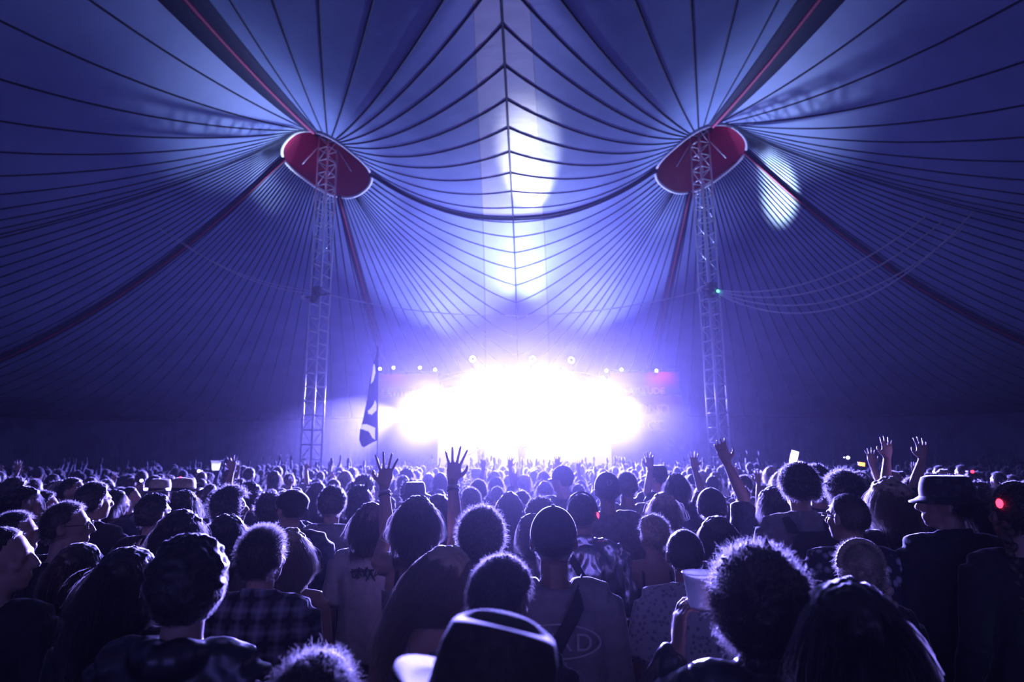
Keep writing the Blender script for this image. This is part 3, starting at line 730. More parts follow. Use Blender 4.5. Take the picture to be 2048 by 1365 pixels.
def cap_mb(P, style):
    Mx = head_matrix(*P.get('head', (0, 0, 0))); mb = MB(); hv = P.get('hatv', .016)
    if style in ('cap', 'cap_back', 'beret'):
        V, F = ellip(SK+Vector((0, 0, .012)), (SR.x+hv, SR.y+hv, SR.z+hv*.8), 32, 20)
        V = [Vector(v) for v in V]; lo = 1.648
        for v in V:
            if v.z < lo: v.z = lo-.006; v.x *= .97; v.y = SK.y+(v.y-SK.y)*.97
            if style == 'beret' and v.z > lo+.03: v.x = v.x*1.12; v.z = lo+.03+(v.z-lo-.03)*.75
        mb.add(*xf((V, F), Mx)); s = 1 if style == 'cap' else -1
        y0 = SK.y+s*.085; pts = []; 
        for t in np.linspace(-1, 1, 11):
            for (dy, zz) in ((0, 0), (.072 if style != 'beret' else .03, -.012)):
                yy = y0+s*(dy*math.sqrt(max(0, 1-t*t*.8))-.03*t*t); pts.append((t*.074, yy, 1.660+zz-.015*t*t))
        F2 = [(2*i, 2*i+1, 2*i+3, 2*i+2) for i in range(10)]
        pb = [(x, y, z-.005) for x, y, z in pts]; n = len(pts)
        mb.add(*xf((pts+pb, F2+[tuple(n+j for j in reversed(q)) for q in F2]+[(2*i+1, 2*i+1+n, 2*i+3+n, 2*i+3) for i in range(10)]), Mx))
        mb.add(*xf(ellip((0, SK.y, SK.z+.012+SR.z+hv*.8), (.009, .009, .005), 8, 5), Mx))
    if style in ('fedora', 'bucket', 'straw'):
        N_ = 36; top = {'fedora': 1.775, 'bucket': 1.765, 'straw': 1.775}[style]; br = {'fedora': .055, 'bucket': .045, 'straw': .075}[style]
        prof = [(1.0, 1.668), (1.0, 1.70), (.95, top-.035), (.86, top-.008), (.70, top), (.35, top-.016 if style != 'bucket' else top), (.02, top-.02 if style != 'bucket' else top)]
        V = []; F = []
        for g, z in prof:
            for j in range(N_):
                t = 2*PI*j/N_; V.append((math.cos(t)*.094*g, SK.y+math.sin(t)*.112*g, z + (.012*abs(math.sin(t)) if .3 < g < .9 and style == 'fedora' else 0)))
        for i in range(len(prof)-1):
            for j in range(N_): F.append((i*N_+j, i*N_+(j+1) % N_, (i+1)*N_+(j+1) % N_, (i+1)*N_+j))
        mb.add(*xf((V, F), Mx)); V = []; F = []
        for k, (e, dz) in enumerate(((0, 0), (br*.5, -.002), (br, .004), (br, -.002), (br*.5, -.008), (0, -.006))):
            for j in range(N_):
                t = 2*PI*j/N_; wv = (abs(math.cos(t))**2*.02*(e/br) if style != 'bucket' else -.028*(e/br)); V.append((math.cos(t)*(.094+e), SK.y+math.sin(t)*(.112+e), 1.672+dz+wv))
        for i in range(5):
            for j in range(N_): F.append((i*N_+j, i*N_+(j+1) % N_, (i+1)*N_+(j+1) % N_, (i+1)*N_+j))
        mb.add(*xf((V, F), Mx))
    return mb

HEROES = []      # (px, width px, depth) for keeping the fill-in crowd clear
def place(root, px, py, Y, rz=0, hat=0, tall=1.75):
    p = at(px, py, Y); h = p.z-hat; s = h/tall
    root.location = (p.x, p.y, 0); root.scale = (s, s, s); root.rotation_euler = (0, 0, rz)
    HEROES.append((px, py, Y, p.x)); return s
def person(px, py, Y, label, hair='short', hairm='dark', top='cloth_black', legs='denim', skin='skin', hat=None, hatm='canvas_dark', rz=0, voxel=None, nstr=None, seed=None, group=None, extra=None, **P):
    seed = seed if seed is not None else int(px) % 97
    voxel = voxel or (.009 if Y < 3.8 else .013); nstr = int(1.7*(nstr if nstr is not None else (3200 if Y < 2.3 else 2200 if Y < 4 else 1000)))
    r = tag(empty('person'), label, 'person', group)
    body = link(body_mesh(P, voxel), 'body', M[skin], r)
    link(shirt_mesh(P, max(voxel, .009), P.get('fold', .006), seed), 'top_garment', M[top], r)
    link(trousers_mesh(P, .016), 'trousers', M[legs], r)
    if hair: hair_build(hair, P, nstr, seed, max(.0014, .00068*Y)).build('hair', [M['hair_'+hairm], M['strand_fair' if hairm == 'fair' else 'strand_dark']], r)
    if hat:
        cap_mb(P, hat).build('hat' if hat in ('fedora', 'straw', 'bucket') else 'cap', M[hatm], r)
        if hat in ('fedora', 'straw'):
            Mx = head_matrix(*P.get('head', (0, 0, 0))); V, F = tube([(0, SK.y, 1.674), (0, SK.y, 1.700)], [(.0955, .1135), (.0945, .1125)], 30, ref=(0, 1, 0)); MB().add(*xf((V, F), Mx)).build('hat_band', M['cloth_black'], r)
    if extra: extra(r, P)
    place(r, px, py, Y, rz, 0, {'fedora': 1.775, 'straw': 1.775, 'bucket': 1.77, 'cap': 1.775, 'cap_back': 1.775, 'beret': 1.76}.get(hat, {'bigcurly': 1.80, 'curly': 1.788, 'fluffy': 1.775, 'quiff': 1.79}.get(hair, 1.765)))
    return r
def strap_extra(side=1, w=.022, m='canvas_dark', low=(-.17, 1.0), name='bag_strap', gap=.024):
    def f(r, P):
        g = P.get('fit', .016); pts = []
        for i in range(13):
            t = i/12; z = 1.475+(low[1]-1.475)*t; x = side*.10+(side*low[0]-side*.10)*t
            ry = np.interp(z, [1.0, 1.1, 1.22, 1.33, 1.40, 1.47], [.112, .105, .112, .112, .098, .062])+g+gap*.6
            rx = .18; y = -ry*math.sqrt(max(.05, 1-(x/rx)**2*.8)) - max(0, z-1.34)*.34; pts.append((x, y if i else -.01, z+(.022 if i == 0 else 0)))
        pts = [(side*.10, .07, 1.43)]+pts
        MB().add(*tube(pts, [(w, .005)]*len(pts), 10, ref=(0, 1, 0))).build(name, M[m], r)
    return f
def top_straps(m='cloth_white', xs=(-.085, .085), deep=None):
    def f(r, P):
        for x in xs:
            z0 = 1.30 if deep is None else deep
            pts = [(x*1.02, .085, 1.36), (x, .03, 1.455), (x, -.035, 1.455), (x*1.03, -.085, 1.41), (x*1.08, -.118, z0)]
            MB().add(*tube(pts, [(.009, .004)]*5, 8, ref=(0, 1, 0))).build('shoulder_strap', M[m], r)
    return f
def glasses(r, P):
    Mx = head_matrix(*P.get('head', (0, 0, 0))); mb = MB()
    for s in (-1, 1):
        ring = [(s*.033+.022*math.cos(t), .098, 1.646+.018*math.sin(t)) for t in np.linspace(0, 2*PI, 13)]
        mb.add(*xf(tube(ring, .002, 6), Mx)); mb.add(*xf(tube([(s*.055, .098, 1.648), (s*.078, .06, 1.650), (s*.083, -.01, 1.645)], .002, 6), Mx))
    mb.add(*xf(tube([(-.012, .098, 1.65), (.012, .098, 1.65)], .002, 6), Mx)); mb.build('glasses', M['black_metal'], r)
def multi(*fs):
    def f(r, P):
        for q in fs: q(r, P)
    return f
def backpack(r, P):
    mb = MB(); mb.add(*loft([(1.00, 0, -.20, .13, .06), (1.04, 0, -.21, .15, .085), (1.25, 0, -.21, .15, .085), (1.38, 0, -.20, .135, .07), (1.43, 0, -.19, .09, .04)], 28))
    me = remesh(mb, .012, 4, 'backpack'); wrinkle(me, .006, 12, 3); link(me, 'backpack', M['canvas_dark'], r)
    pk = MB(); pk.add(*tube([(-.08, -.292, 1.27), (.08, -.292, 1.27)], .004, 6)); pk.add(*tube([(.085, -.29, 1.27), (.085, -.29, 1.18)], .004, 6)); pk.build('zip_trim', M['cloth_mid'], r)
    for s in (-1, 1): MB().add(*tube([(s*.10, -.14, 1.42), (s*.105, -.06, 1.485), (s*.105, .03, 1.485), (s*.11, .10, 1.40), (s*.13, .11, 1.25), (s*.17, -.06, 1.08)], [(.028, .008)]*6, 10, ref=(0, 1, 0))).build('backpack_strap', M['canvas_dark'], r)
def back_text(lines, y, m='cloth_white', name='shirt_print', oval=None, star=None):
    def f(r, P):
        for (s, size, z) in lines:
            cu = bpy.data.curves.new(name, 'FONT'); cu.body = s; cu.size = size; cu.extrude = .0008; cu.align_x = 'CENTER'; cu.space_character = 1.25
            o = bpy.data.objects.new('tmp', cu); COL.objects.link(o); me = bpy.data.meshes.new_from_object(o.evaluated_get(bpy.context.evaluated_depsgraph_get())); bpy.data.objects.remove(o)
            me.transform(Matrix.Rotation(PI/2, 4, 'X')); me.transform(Matrix.Translation((0, y, z))); me.materials.clear(); link(me, name, M[m], r)
        if oval: MB().add(*tube([(oval[0]*math.cos(t), y+.002, oval[2]+oval[1]*math.sin(t)) for t in np.linspace(0, 2*PI, 40)], .004, 6)).build('oval_print', M[m], r)
        if star:
            pts = [(star[0]+(.045 if k % 2 == 0 else .012)*math.cos(k*PI/4), y, star[1]+(.035 if k % 2 == 0 else .010)*math.sin(k*PI/4)) for k in range(8)]
            MB().add(pts+[(p[0], p[1]+.01, p[2]) for p in pts], [tuple(range(8)), tuple(range(15, 7, -1))], 0).build('star_print', M[m], r, smooth=False)
    return f
def braids(m='hair_fair', lights=None):
    def f(r, P):
        Mx = head_matrix(*P.get('head', (0, 0, 0)))
        for s in (-1, 1):
            mb = MB()
            for k in range(16):
                t = k/15; z = 1.60-.42*t; x = s*(.075+.015*math.sin(t*3)); y = -.065-.065*t
                mb.add(*ellip((x+(.008 if k % 2 else -.008), y, z), (.017*(1.1-t*.4), .016, .021), 10, 7, Matrix.Rotation(.6 if k % 2 else -.6, 3, 'Y')))
            mb.build('braid', M[m], r)
        mb = MB()   # plaited crown
        for k in range(22):
            t = PI*(k/21); q = Mx @ Vector((.092*math.cos(t), SK.y-.02, SK.z+.02+.098*math.sin(t))); mb.add(*ellip(q, (.016, .018, .013), 8, 6))
        mb.build('plaited_crown', M[m], r)
    return f
def scribble(r, P):
    pts = [(-.07+.14*i/40+.018*math.sin(i*1.9), -.135+.004*math.sin(i), 1.375+.03*math.sin(i*1.25)+.012*math.cos(i*2.7)) for i in range(41)]
    MB().add(*tube(pts, .004, 6)).add(*tube([(-.08, -.137, 1.385), (.06, -.137, 1.392)], .004, 6)).build('shirt_print', M['cloth_black'], r)
def ears_cat(r, P):
    for s in (-1, 1): MB().add(*tube([(s*.055, -.01, 1.735), (s*.062, -.01, 1.775), (s*.066, -.01, 1.81)], [(.026, .01), (.015, .008), (.002, .002)], 10)).build('pointed_ear', M['cloth_black'], r)
def headband(r, P):
    Mx = head_matrix(*P.get('head', (0, 0, 0)))
    MB().add(*xf(tube([(.087*math.cos(t), SK.y, SK.z+.01+.103*math.sin(t)) for t in np.linspace(-.25, PI+.25, 20)], .006, 8), Mx)).build('headband', M['black_metal'], r)
    for s in (-1, 1): MB().add(*xf(ellip((s*.088, SK.y, SK.z-.012), (.010, .016, .020), 10, 8), Mx)).build('red_light', M['led_red'], r)
def bangles(W):
    def f(r, P):
        for s, key in ((-1, 'armL'), (1, 'armR')):
            E, Wp, d, n, kw = arm_spec(P[key], s); dv = (Wp-E).normalized(); a, b, _ = frame(dv)
            for k, rr in ((.030, .030), (.050, .031)):
                c = Wp-dv*k; MB().add(*tube([c+a*rr*math.cos(t)+b*rr*math.sin(t) for t in np.linspace(0, 2*PI, 17)], .006, 6)).build('wristband', M['cloth_white' if k < .05 else 'cloth_black'], r)
    return f

UPL = lambda ex, ey, ez, wx, wy, wz, **k: ((ex, ey, ez), (wx, wy, wz), (k.pop('dx', 0), .03, 1), (0, 1, 0), k)
# --- nearest row
person(938, 1250, 1.0, 'person in a pale wide brimmed hat, tipped left, nearest the camera and blurred', hair='short', top='cloth_black', hat='fedora', hatm='straw_dark', head=(0, .1, .22), nstr=400, hatv=.02)
person(637, 1293, 1.42, 'person with a frizzy dark head, only the crown showing at the bottom edge', hair='curly', top='cloth_black', nstr=4000, hair_over=dict(v=.02))
person(387, 1076, 1.86, 'person in black hooded jacket with a full dark head of hair, tallest at lower left', hair='short', hairm='dark', top='leather', collar='hood', sleeve='long', hair_over=dict(v=.024, L=.012, lo=1.50, ns=.4, g=.6), nstr=5000, fold=.01)
person(1507, 1092, 1.84, 'person with a huge round mop of curls lifting a cup at lower right', hair='bigcurly', hairm='brown', top='leather', sleeve='long', collar='jacket', nstr=9000, fold=.012, voxel=.007,
       armL=((.29, .15, 1.315), (.195, .15, 1.485), (-.15, .1, 1), (-1, .15, 0), dict(side=1, curl=.55, spread=.1)))
cupY = 1.99
cp = at(1397, 1146, cupY); cpb = at(1397, 1217, cupY); hC = cp.z-cpb.z
cup = tag(empty('beer_cup', (cp.x, cupY, cpb.z)), 'white paper cup held up beside the big mop of curls', 'cup')
prof = [(.001, .004), (.033, .004), (.034, 0), (.036, .01), (.0485, hC), (.0505, hC+.001), (.0505, hC-.004), (.047, hC-.003), (.034, .008), (.001, .008)]
V = []; F = []
for rr, z in prof:
    for j in range(32): V.append((rr*.96*math.cos(2*PI*j/32), rr*.96*math.sin(2*PI*j/32), z))
for i in range(len(prof)-1):
    for j in range(32): F.append((i*32+j, i*32+(j+1) % 32, (i+1)*32+(j+1) % 32, (i+1)*32+j))
MB().add(V, F).build('cup_wall', M['cup'], cup); MB().add(*tube([(.0485*math.cos(t), .0485*math.sin(t), hC) for t in np.linspace(0, 2*PI, 33)], .002, 6)).build('rolled_rim', M['cup'], cup)
person(990, 1106, 2.0, 'person with short dark tousled hair, head bowed to the right behind the pale hat', hair='fluffy', hairm='dark', top='cloth_black', head=(-.55, .30, 0), nstr=5000, hair_over=dict(v=.014, L=.026, ns=.6, lo=1.585), voxel=.008)
person(872, 1090, 2.45, 'person with long straight fair hair looking down right, pale low-backed top', hair='long', hairm='fair', top='cloth_mid', sleeve='none', strap=1, head=(-1.15, .32, .12), nstr=4200, extra=top_straps('cloth_mid'), hair_over=dict(lo=1.56), voxel=.007, build=.92)
person(262, 1102, 2.3, 'person with loose wavy shoulder length hair left of the tallest dark head', hair='longwavy', top='cloth_black', sleeve='long', nstr=4200, build=.92)
person(1692, 1163, 1.45, 'person with smooth long dark hair, blurred, at lower right beside the big curls', hair='long', top='cloth_black', sleeve='long', nstr=3000, build=.92)
person(532, 1040, 2.66, 'person in a dark plaid shirt with upright pale fringe of hair', hair='quiff', hairm='brown', top='plaid', sleeve='long', collar='shirt', nstr=4200, voxel=.008, head=(-.25, 0, 0), hair_over=dict(v=.008, L=.030, ns=.5))
person(1106, 1012, 2.62, 'person in a backwards cap and grey printed sweatshirt with a dark crossbody strap', hair='crop', top='cloth_mid', sleeve='long', hat='cap_back', hatm='cloth_navy', skin='skin_dark', voxel=.008, build=1.05, fit=.022,
       extra=multi(strap_extra(1, .024, gap=.05), back_text([('NERD', .085, 1.285)], -.158, 'cloth_white', oval=(.155, .058, 1.315), star=(.03, 1.215))))
person(1710, 1083, 2.72, 'person with plaited fair hair crossing over the crown, lower right', hair='tied', hairm='fair', top='cloth_black', nstr=2500, extra=braids(), build=.92)
person(579, 1062, 3.15, 'person with messy fair hair and bare shoulders half hidden by the plaid shirt', hair='longwavy', hairm='fair', top='cloth_mid', sleeve='none', nstr=3500, extra=top_straps('cloth_mid'), build=.9)
person(1366, 1058, 3.05, 'person with short cropped hair in a pale flecked short sleeved shirt behind the cup', hair='crop', skin='skin_dark', top='fleck', sleeve='short', fit=.024, collar='shirt', hair_over=dict(v=.010))
person(140, 1003, 3.3, 'person in profile with glasses and brushed back hair at far left', hair='short', hairm='brown', top='cloth_black', sleeve='long', head=(-1.15, 0, 0), extra=glasses, voxel=.008,
       armR=((.27, .10, 1.18), (.235, .22, 1.40), (0, .2, 1), (0, 1, 0), dict(spread=.35, curl=.3)))
person(12, 1050, 2.4, 'person with a shaved head seen in profile at the left edge', hair='crop', top='cloth_black', head=(-1.2, 0, 0), nstr=500)
person(38, 1022, 3.4, 'person in profile with short hair just behind the shaved head at the left edge', hair='short', top='cloth_black', head=(-1.2, 0, 0))
person(165, 1088, 2.75, 'person with long dark hair, very dark, in front of the glasses wearer at left', hair='long', top='cloth_black', sleeve='long', build=.92)
# --- raised arms and the middle distance
person(835, 994, 3.36, 'person with both arms raised high and fingers spread, dark bobbed hair, strappy top', hair='bob', hairm='brown', top='cloth_mid', sleeve='none', strap=1, voxel=.0052, build=.88, nstr=3600,
       armL=((.19, .18, 1.55), (.235, .28, 1.80), (-.06, .03, 1), (0, 1, 0), dict(spread=.42, curl=.04, len=1.22)), armR=((.18, .16, 1.54), (.150, .26, 1.83), (.08, .03, 1), (0, 1, 0), dict(spread=.36, curl=.04, len=1.22)),
       extra=multi(top_straps('cloth_black', (-.075, .075)), bangles(0)), hair_over=dict(v=.018, ns=.35))
person(963, 1010, 3.0, 'person with curly hair and black t-shirt left of the backwards cap', hair='curly', hairm='brown', top='cloth_black', sleeve='short', nstr=4500, hair_over=dict(v=.022))
person(1163, 985, 3.75, 'person with red lights over the ears in a crinkled silver jacket', hair='crop', top='foil', sleeve='long', head=(-.35, 0, 0), fold=.022, fit=.03, collar='jacket', extra=multi(headband, strap_extra(-1, .02)))
person(1592, 928, 4.0, 'tall person with flat topped curls, pale raglan shirt and dark backpack', hair='fluffy', hairm='dark', top='cloth_mid', sleeve='short', nstr=4500, hair_over=dict(v=.026, L=.034, ns=1.1, lo=1.60), fit=.024, extra=backpack, collar='shirt')
person(1690, 985, 3.35, 'person with cropped hair, glasses and dark flowered shirt right of the backpack', hair='crop', hairm='brown', top='floral', sleeve='short', head=(.45, 0, 0), extra=glasses, fit=.024)
person(1683, 940, 4.6, 'person with a wide bush of dark curls behind the flowered shirt', hair='bigcurly', hairm='dark', top='cloth_navy', head=(.2, 0, 0), nstr=3500, hair_over=dict(v=.034, lo=1.56))
person(1775, 962, 3.85, 'person with fluffy pale glowing hair and plain black jacket', hair='bob', hairm='fair', top='cloth_black', sleeve='long', nstr=3500, hair_over=dict(v=.030), collar='hood')
person(1885, 950, 3.3, 'person in a patterned hat turned left, light trim on the coat shoulder', hair='short', top='cloth_black', sleeve='long', hat='bucket', hatm='floral_dim', head=(1.0, 0, 0), collar='jacket', fit=.024)
person(1948, 977, 3.9, 'person with long dark hair hanging behind the patterned hat', hair='long', top='cloth_black', sleeve='long', head=(.6, 0, 0))
def red_clip(r, P):
    MB().add(*ellip((-.085, -.05, 1.69), (.014, .012, .02), 10, 8)).build('red_light', M['led_red'], r); MB().add(*ellip((-.082, -.135, 1.17), (.012, .012, .012), 10, 8)).build('green_light', M['led_green'], r)
person(2016, 970, 3.0, 'person with long braids and a small red light clipped in, right edge', hair='tied', top='cloth_black', sleeve='long', extra=multi(braids('hair_brown'), red_clip))
person(1420, 976, 4.35, 'person in a cap with bare right arm raised above the crowd', hair='short', top='cloth_navy', sleeve='short', hat='cap', hatm='cloth_navy', voxel=.0065, armR=((.225, .03, 1.71), (.14, .05, 1.93), (-.30, .05, 1), (.5, .8, 0), dict(spread=.12, curl=.1)))
person(1432, 1034, 3.5, 'person with long straight brown hair right of the pale flecked shirt', hair='long', hairm='brown', top='cloth_grey', build=.92, nstr=3000)
person(1304, 1031, 4.05, 'person with fair hair pinned up and a strappy dark top', hair='tied', hairm='fair', top='cloth_black', sleeve='none', strap=1, extra=top_straps('cloth_black'), build=.9, head=(.5, 0, 0), hair_over=dict(v=.018, L=.04, ns=.8))
person(1213, 944, 4.9, 'tall person in a backwards cap with a pale letter badge and grey t-shirt', hair='crop', top='cloth_grey', hat='cap_back', hatm='cloth_navy', skin='skin_dark', fit=.028, extra=back_text([('D', .055, 1.685)], -.128, 'cloth_white', 'cap_badge'))
person(587, 978, 4.1, 'person in a flat dark cap turned left with a wide navy jacket', hair='crop', top='cloth_navy', sleeve='long', hat='beret', hatm='cloth_black', head=(.9, 0, 0), fit=.035, collar='jacket', build=1.08)
person(667, 974, 4.7, 'person with thick short hair in a pale hooded top left of the bobbed head', hair='short', hairm='brown', top='cloth_mid', sleeve='long', collar='hood', hair_over=dict(v=.02))
person(744, 1009, 3.95, 'person with bobbed dark hair and a pale t-shirt with black script', hair='bob', hairm='brown', top='cloth_white', sleeve='short', extra=scribble)
person(719, 974, 5.6, 'person in a dark hat with pointed ears', hair='bob', top='cloth_navy', hat='beret', hatm='cloth_black', extra=ears_cat)
person(465, 969, 4.6, 'person with a big dark curly head turned right, left of the flat cap', hair='bigcurly', top='cloth_black', sleeve='long', head=(-.9, 0, 0), hair_over=dict(v=.03), nstr=2500)
person(313, 986, 4.2, 'person in a black hooded jacket with thick dark hair below the banded hats', hair='fluffy', top='cloth_black', sleeve='long', collar='hood', head=(-.5, 0, 0), hair_over=dict(v=.018, L=.015))
person(366, 1024, 3.2, 'person with rounded dark hair and arms lifted, left of centre', hair='bob', top='cloth_navy', armL='phone', armR='fold')
person(457, 1034, 3.8, 'person with long wavy hair and a grey top behind the tallest dark head', hair='longwavy', top='cloth_grey', build=.92)
person(541, 986, 5.3, 'person with thick curly dark hair between curly head and flat cap', hair='curly', top='cloth_navy', head=(.8, 0, 0))
person(193, 966, 4.4, 'person with a tall swept back head of hair and dark coat at left', hair='short', top='cloth_black', sleeve='long', collar='jacket', hair_over=dict(v=.018), head=(-.5, 0, 0))
person(148, 954, 5.5, 'person in profile facing right with a close cropped head at left', hair='crop', top='cloth_black', head=(-1.3, 0, 0))
person(50, 978, 4.0, 'person in profile with a full fringe at the left edge, facing right', hair='bob', top='cloth_black', head=(-1.35, 0, 0))
person(90, 981, 4.7, 'person with short hair between the two left-hand profiles', hair='short', top='cloth_black', head=(-.9, 0, 0))
person(232, 983, 6.0, 'person with smooth short hair and a light forehead at left', hair='bob', top='cloth_navy', head=(-.9, 0, 0))
person(262, 973, 6.6, 'bald person in profile under the brightest small lamp at left', hair='crop', top='cloth_navy', head=(-1.3, 0, 0), nstr=200)
person(371, 958, 5.8, 'person in a pale straw hat with dark band, right one of two hats', hair='short', top='cloth_navy', hat='fedora', hatm='straw')
person(323, 960, 6.3, 'person in a pale straw hat with dark band, left one of two hats', hair='short', top='cloth_navy', hat='fedora', hatm='straw')
person(371, 984, 5.2, 'person with long glowing sides of hair directly below the right straw hat', hair='longwavy', hairm='brown', top='cloth_black')
person(877, 990, 4.8, 'person with long dark hair between the raised arms and the curly head', hair='long', hairm='brown', top='cloth_navy', build=.92)
person(1066, 1030, 4.2, 'person with a dark shawl close behind the backwards cap, on its left', hair='long', top='cloth_grey', sleeve='long', head=(.9, .1, 0))
person(1080, 996, 4.75, 'person with a wide curly head above the backwards cap', hair='curly', hairm='brown', top='cloth_grey')
person(1326, 990, 5.3, 'person with long hair under a curly topknot right of the grey t-shirt', hair='longwavy', hairm='fair', top='cloth_grey', hair_over=dict(v=.03))
person(1252, 943, 5.7, 'person with a round dark head just right of the lettered cap', hair='short', top='cloth_mid', skin='skin_dark', fit=.024)
person(1125, 931, 6.4, 'tall person in a peaked cap standing out against the glow', hair='crop', top='cloth_navy', hat='cap', hatm='cloth_navy', head=(.9, 0, 0))
person(1019, 985, 5.6, 'person with long smooth hair in the haze above the curly head', hair='long', hairm='brown', top='cloth_grey', build=.92)
person(957, 959, 6.6, 'person with a short round head and grey top left of the long smooth hair', hair='short', top='cloth_grey')
person(941, 975, 5.9, 'person in profile with short hair in the haze above the curly head', hair='short', hairm='brown', top='cloth_grey', head=(.9, 0, 0))
person(1545, 977, 4.7, 'person with bobbed hair glowing on the left side, left of the tall backpack wearer', hair='bob', top='cloth_black')
person(1824, 954, 5.1, 'person with short hair raising a thin bare arm at right', hair='short', top='cloth_black', voxel=.007, armL=((.15, .10, 1.66), (.09, .14, 1.90), (-.12, 0, 1), (0, 1, 0), dict(curl=.12, spread=.25)))
person(1868, 948, 4.9, 'person behind the patterned hat raising an open hand', hair='short', top='cloth_black', voxel=.007, armL=((.08, .12, 1.66), (-.03, .16, 1.86), (-.1, 0, 1), (0, 1, 0), dict(curl=.2, spread=.3)))
person(1716, 943, 6.6, 'person with a raised hand right of the wide bush of curls', hair='short', top='cloth_navy', armR='up', voxel=.008)
person(1629, 931, 5.2, 'person with short curls partly hidden behind the tall backpack wearer', hair='curly', top='cloth_navy')
person(1779, 942, 6.2, 'person with a pale topped head above the fluffy glowing hair', hair='short', hairm='fair', top='cloth_navy')
person(1312, 930, 7.2, 'person in a dark brimmed hat turned left in front of the smoke', hair='crop', top='cloth_navy', hat='bucket', hatm='cloth_black', head=(.9, 0, 0))
person(1352, 950, 6.5, 'person with both forearms up in the haze below the smoke jet', hair='bob', top='cloth_navy', armL='up', armR='up', voxel=.008)

# --- fill-in crowd: prototypes with parts, copied person by person
PROTO = []
def proto(desc, hair, hairm, top, hat=None, hatm='cloth_navy', n=650, **P):
    seed = len(PROTO)+11; r = empty('person'); kids = []
    kids.append(link(body_mesh(P, .0085 if 'armR' in P or 'armL' in P else .016), 'body', M['skin'], r)); kids.append(link(shirt_mesh(P, .016, .006, seed), 'top_garment', M[top], r))
    kids.append(link(trousers_mesh(P, .024), 'trousers', M['denim'], r))
    kids.append(hair_build(hair, P, n, seed, .0052).build('hair', [M['hair_'+hairm], M['strand_fair' if hairm == 'fair' else 'strand_dark']], r))
    if hat: kids.append(cap_mb(P, hat).build('cap' if 'cap' in hat else 'hat', M[hatm], r))
    PROTO.append((desc, r, kids))
proto('short-haired person in navy top', 'short', 'dark', 'cloth_navy')
proto('short-haired person in pale shirt', 'short', 'dark', 'cloth_mid', head=(.4, 0, 0))
proto('curly-haired person in grey top', 'curly', 'brown', 'cloth_grey')
proto('long-haired person in dark top', 'long', 'brown', 'cloth_black', build=.92)
proto('fair wavy-haired person in grey top', 'longwavy', 'fair', 'cloth_grey', build=.9, head=(-.4, 0, 0))
proto('person in dark cap, navy top', 'crop', 'dark', 'cloth_navy', hat='cap')
proto('bob-haired person in pale top', 'bob', 'brown', 'cloth_white', build=.92)
proto('short-haired person, one arm raised', 'short', 'brown', 'cloth_grey', armR='up')
proto('person with both hands up', 'bob', 'dark', 'cloth_navy', armR='high', armL='high', build=.92)
proto('curly-haired person, left hand up', 'curly', 'dark', 'cloth_navy', armL='high')
proto('shaven-headed person in black jacket', 'crop', 'dark', 'cloth_black', sleeve='long', fit=.03, head=(-.7, 0, 0))
proto('person in dark brimmed hat', 'short', 'dark', 'cloth_grey', hat='bucket', hatm='cloth_black')
rnd = random.Random(21)
placed = [(h[3], h[2]) for h in HEROES]
def pxof(x, y, z):
    d = Vector((x, y, z))-CAMP; f = d.dot(FWD); return 1024+FPX*d.dot(RIGHT)/f, 682.5-FPX*d.dot(UP)/f
cand = []
Y = 4.6
while Y < 28.4:
    step = .62 if Y < 12 else .66
    X = -Y*.9-1
    while X < Y*.9+1.6:
        cand.append((X+rnd.uniform(-.17, .17), Y+rnd.uniform(-.2, .2), 1.72+max(-.16, min(.17, rnd.gauss(0, .075))))); X += step
    Y += .68 if Y < 12 else .75
ok = []
for (x, y, h) in cand:
    px, py = pxof(x, y, h)
    if px < -40 or px > 2090: continue
    if any(math.hypot(x-a, y-b) < .50 for a, b in placed): continue
    if any(math.hypot(x-sx*MX, y-MY) < .8 for sx in (-1, 1)): continue
    bad = False
    for (hx, hy, hY, _) in HEROES:
        if hY > y and abs(px-hx) < .11*FPX/y+.08*FPX/hY and py < hy+.24*FPX/hY: bad = True; break
    if bad: continue
    ok.append((x, y, h, px))
ok.sort(key=lambda t: t[1])
N_IND = 232
weights = [6, 5, 4, 3, 3, 2, 3, .9, .45, .6, 1.5, 1.2]
first = [True]*len(PROTO); fill = []
for (x, y, h, px) in ok[:N_IND]:
    k = rnd.choices(range(len(PROTO)), weights)[0]; desc, r0, kids = PROTO[k]
    if first[k]: r = r0; first[k] = False
    else:
        r = r0.copy(); COL.objects.link(r)
        for c in kids:
            q = c.copy(); q.parent = r; COL.objects.link(q)
    s = h/1.765; r.location = (x, y, 0); r.scale = (s, s, s); r.rotation_euler = (0, 0, rnd.gauss(0, .28))
    zone = 'far left' if px < 420 else 'left of stage glow' if px < 760 else 'under stage glow' if px < 1240 else 'right of stage glow' if px < 1560 else 'far right'
    fill.append((desc, 'middle rows' if y < 6.6 else 'further rows' if y < 8.6 else 'back rows', zone, px, r))
ORD = 'first second third fourth fifth sixth seventh eighth ninth tenth eleventh twelfth thirteenth fourteenth fifteenth sixteenth seventeenth eighteenth'.split()
for key in {f[:3] for f in fill}:
    m_ = sorted([f for f in fill if f[:3] == key], key=lambda f: f[3])
    for i, f in enumerate(m_):
        tag(f[4], f'{key[0]}, {key[1]} {key[2]}' + (f', {ORD[min(i, 17)]} from left' if len(m_) > 1 else ''), 'person', f'{key[0]}, {key[1]} {key[2]}')
for k, u in enumerate(first):
    if u:
        for c in PROTO[k][2]: bpy.data.objects.remove(c)
        bpy.data.objects.remove(PROTO[k][1])
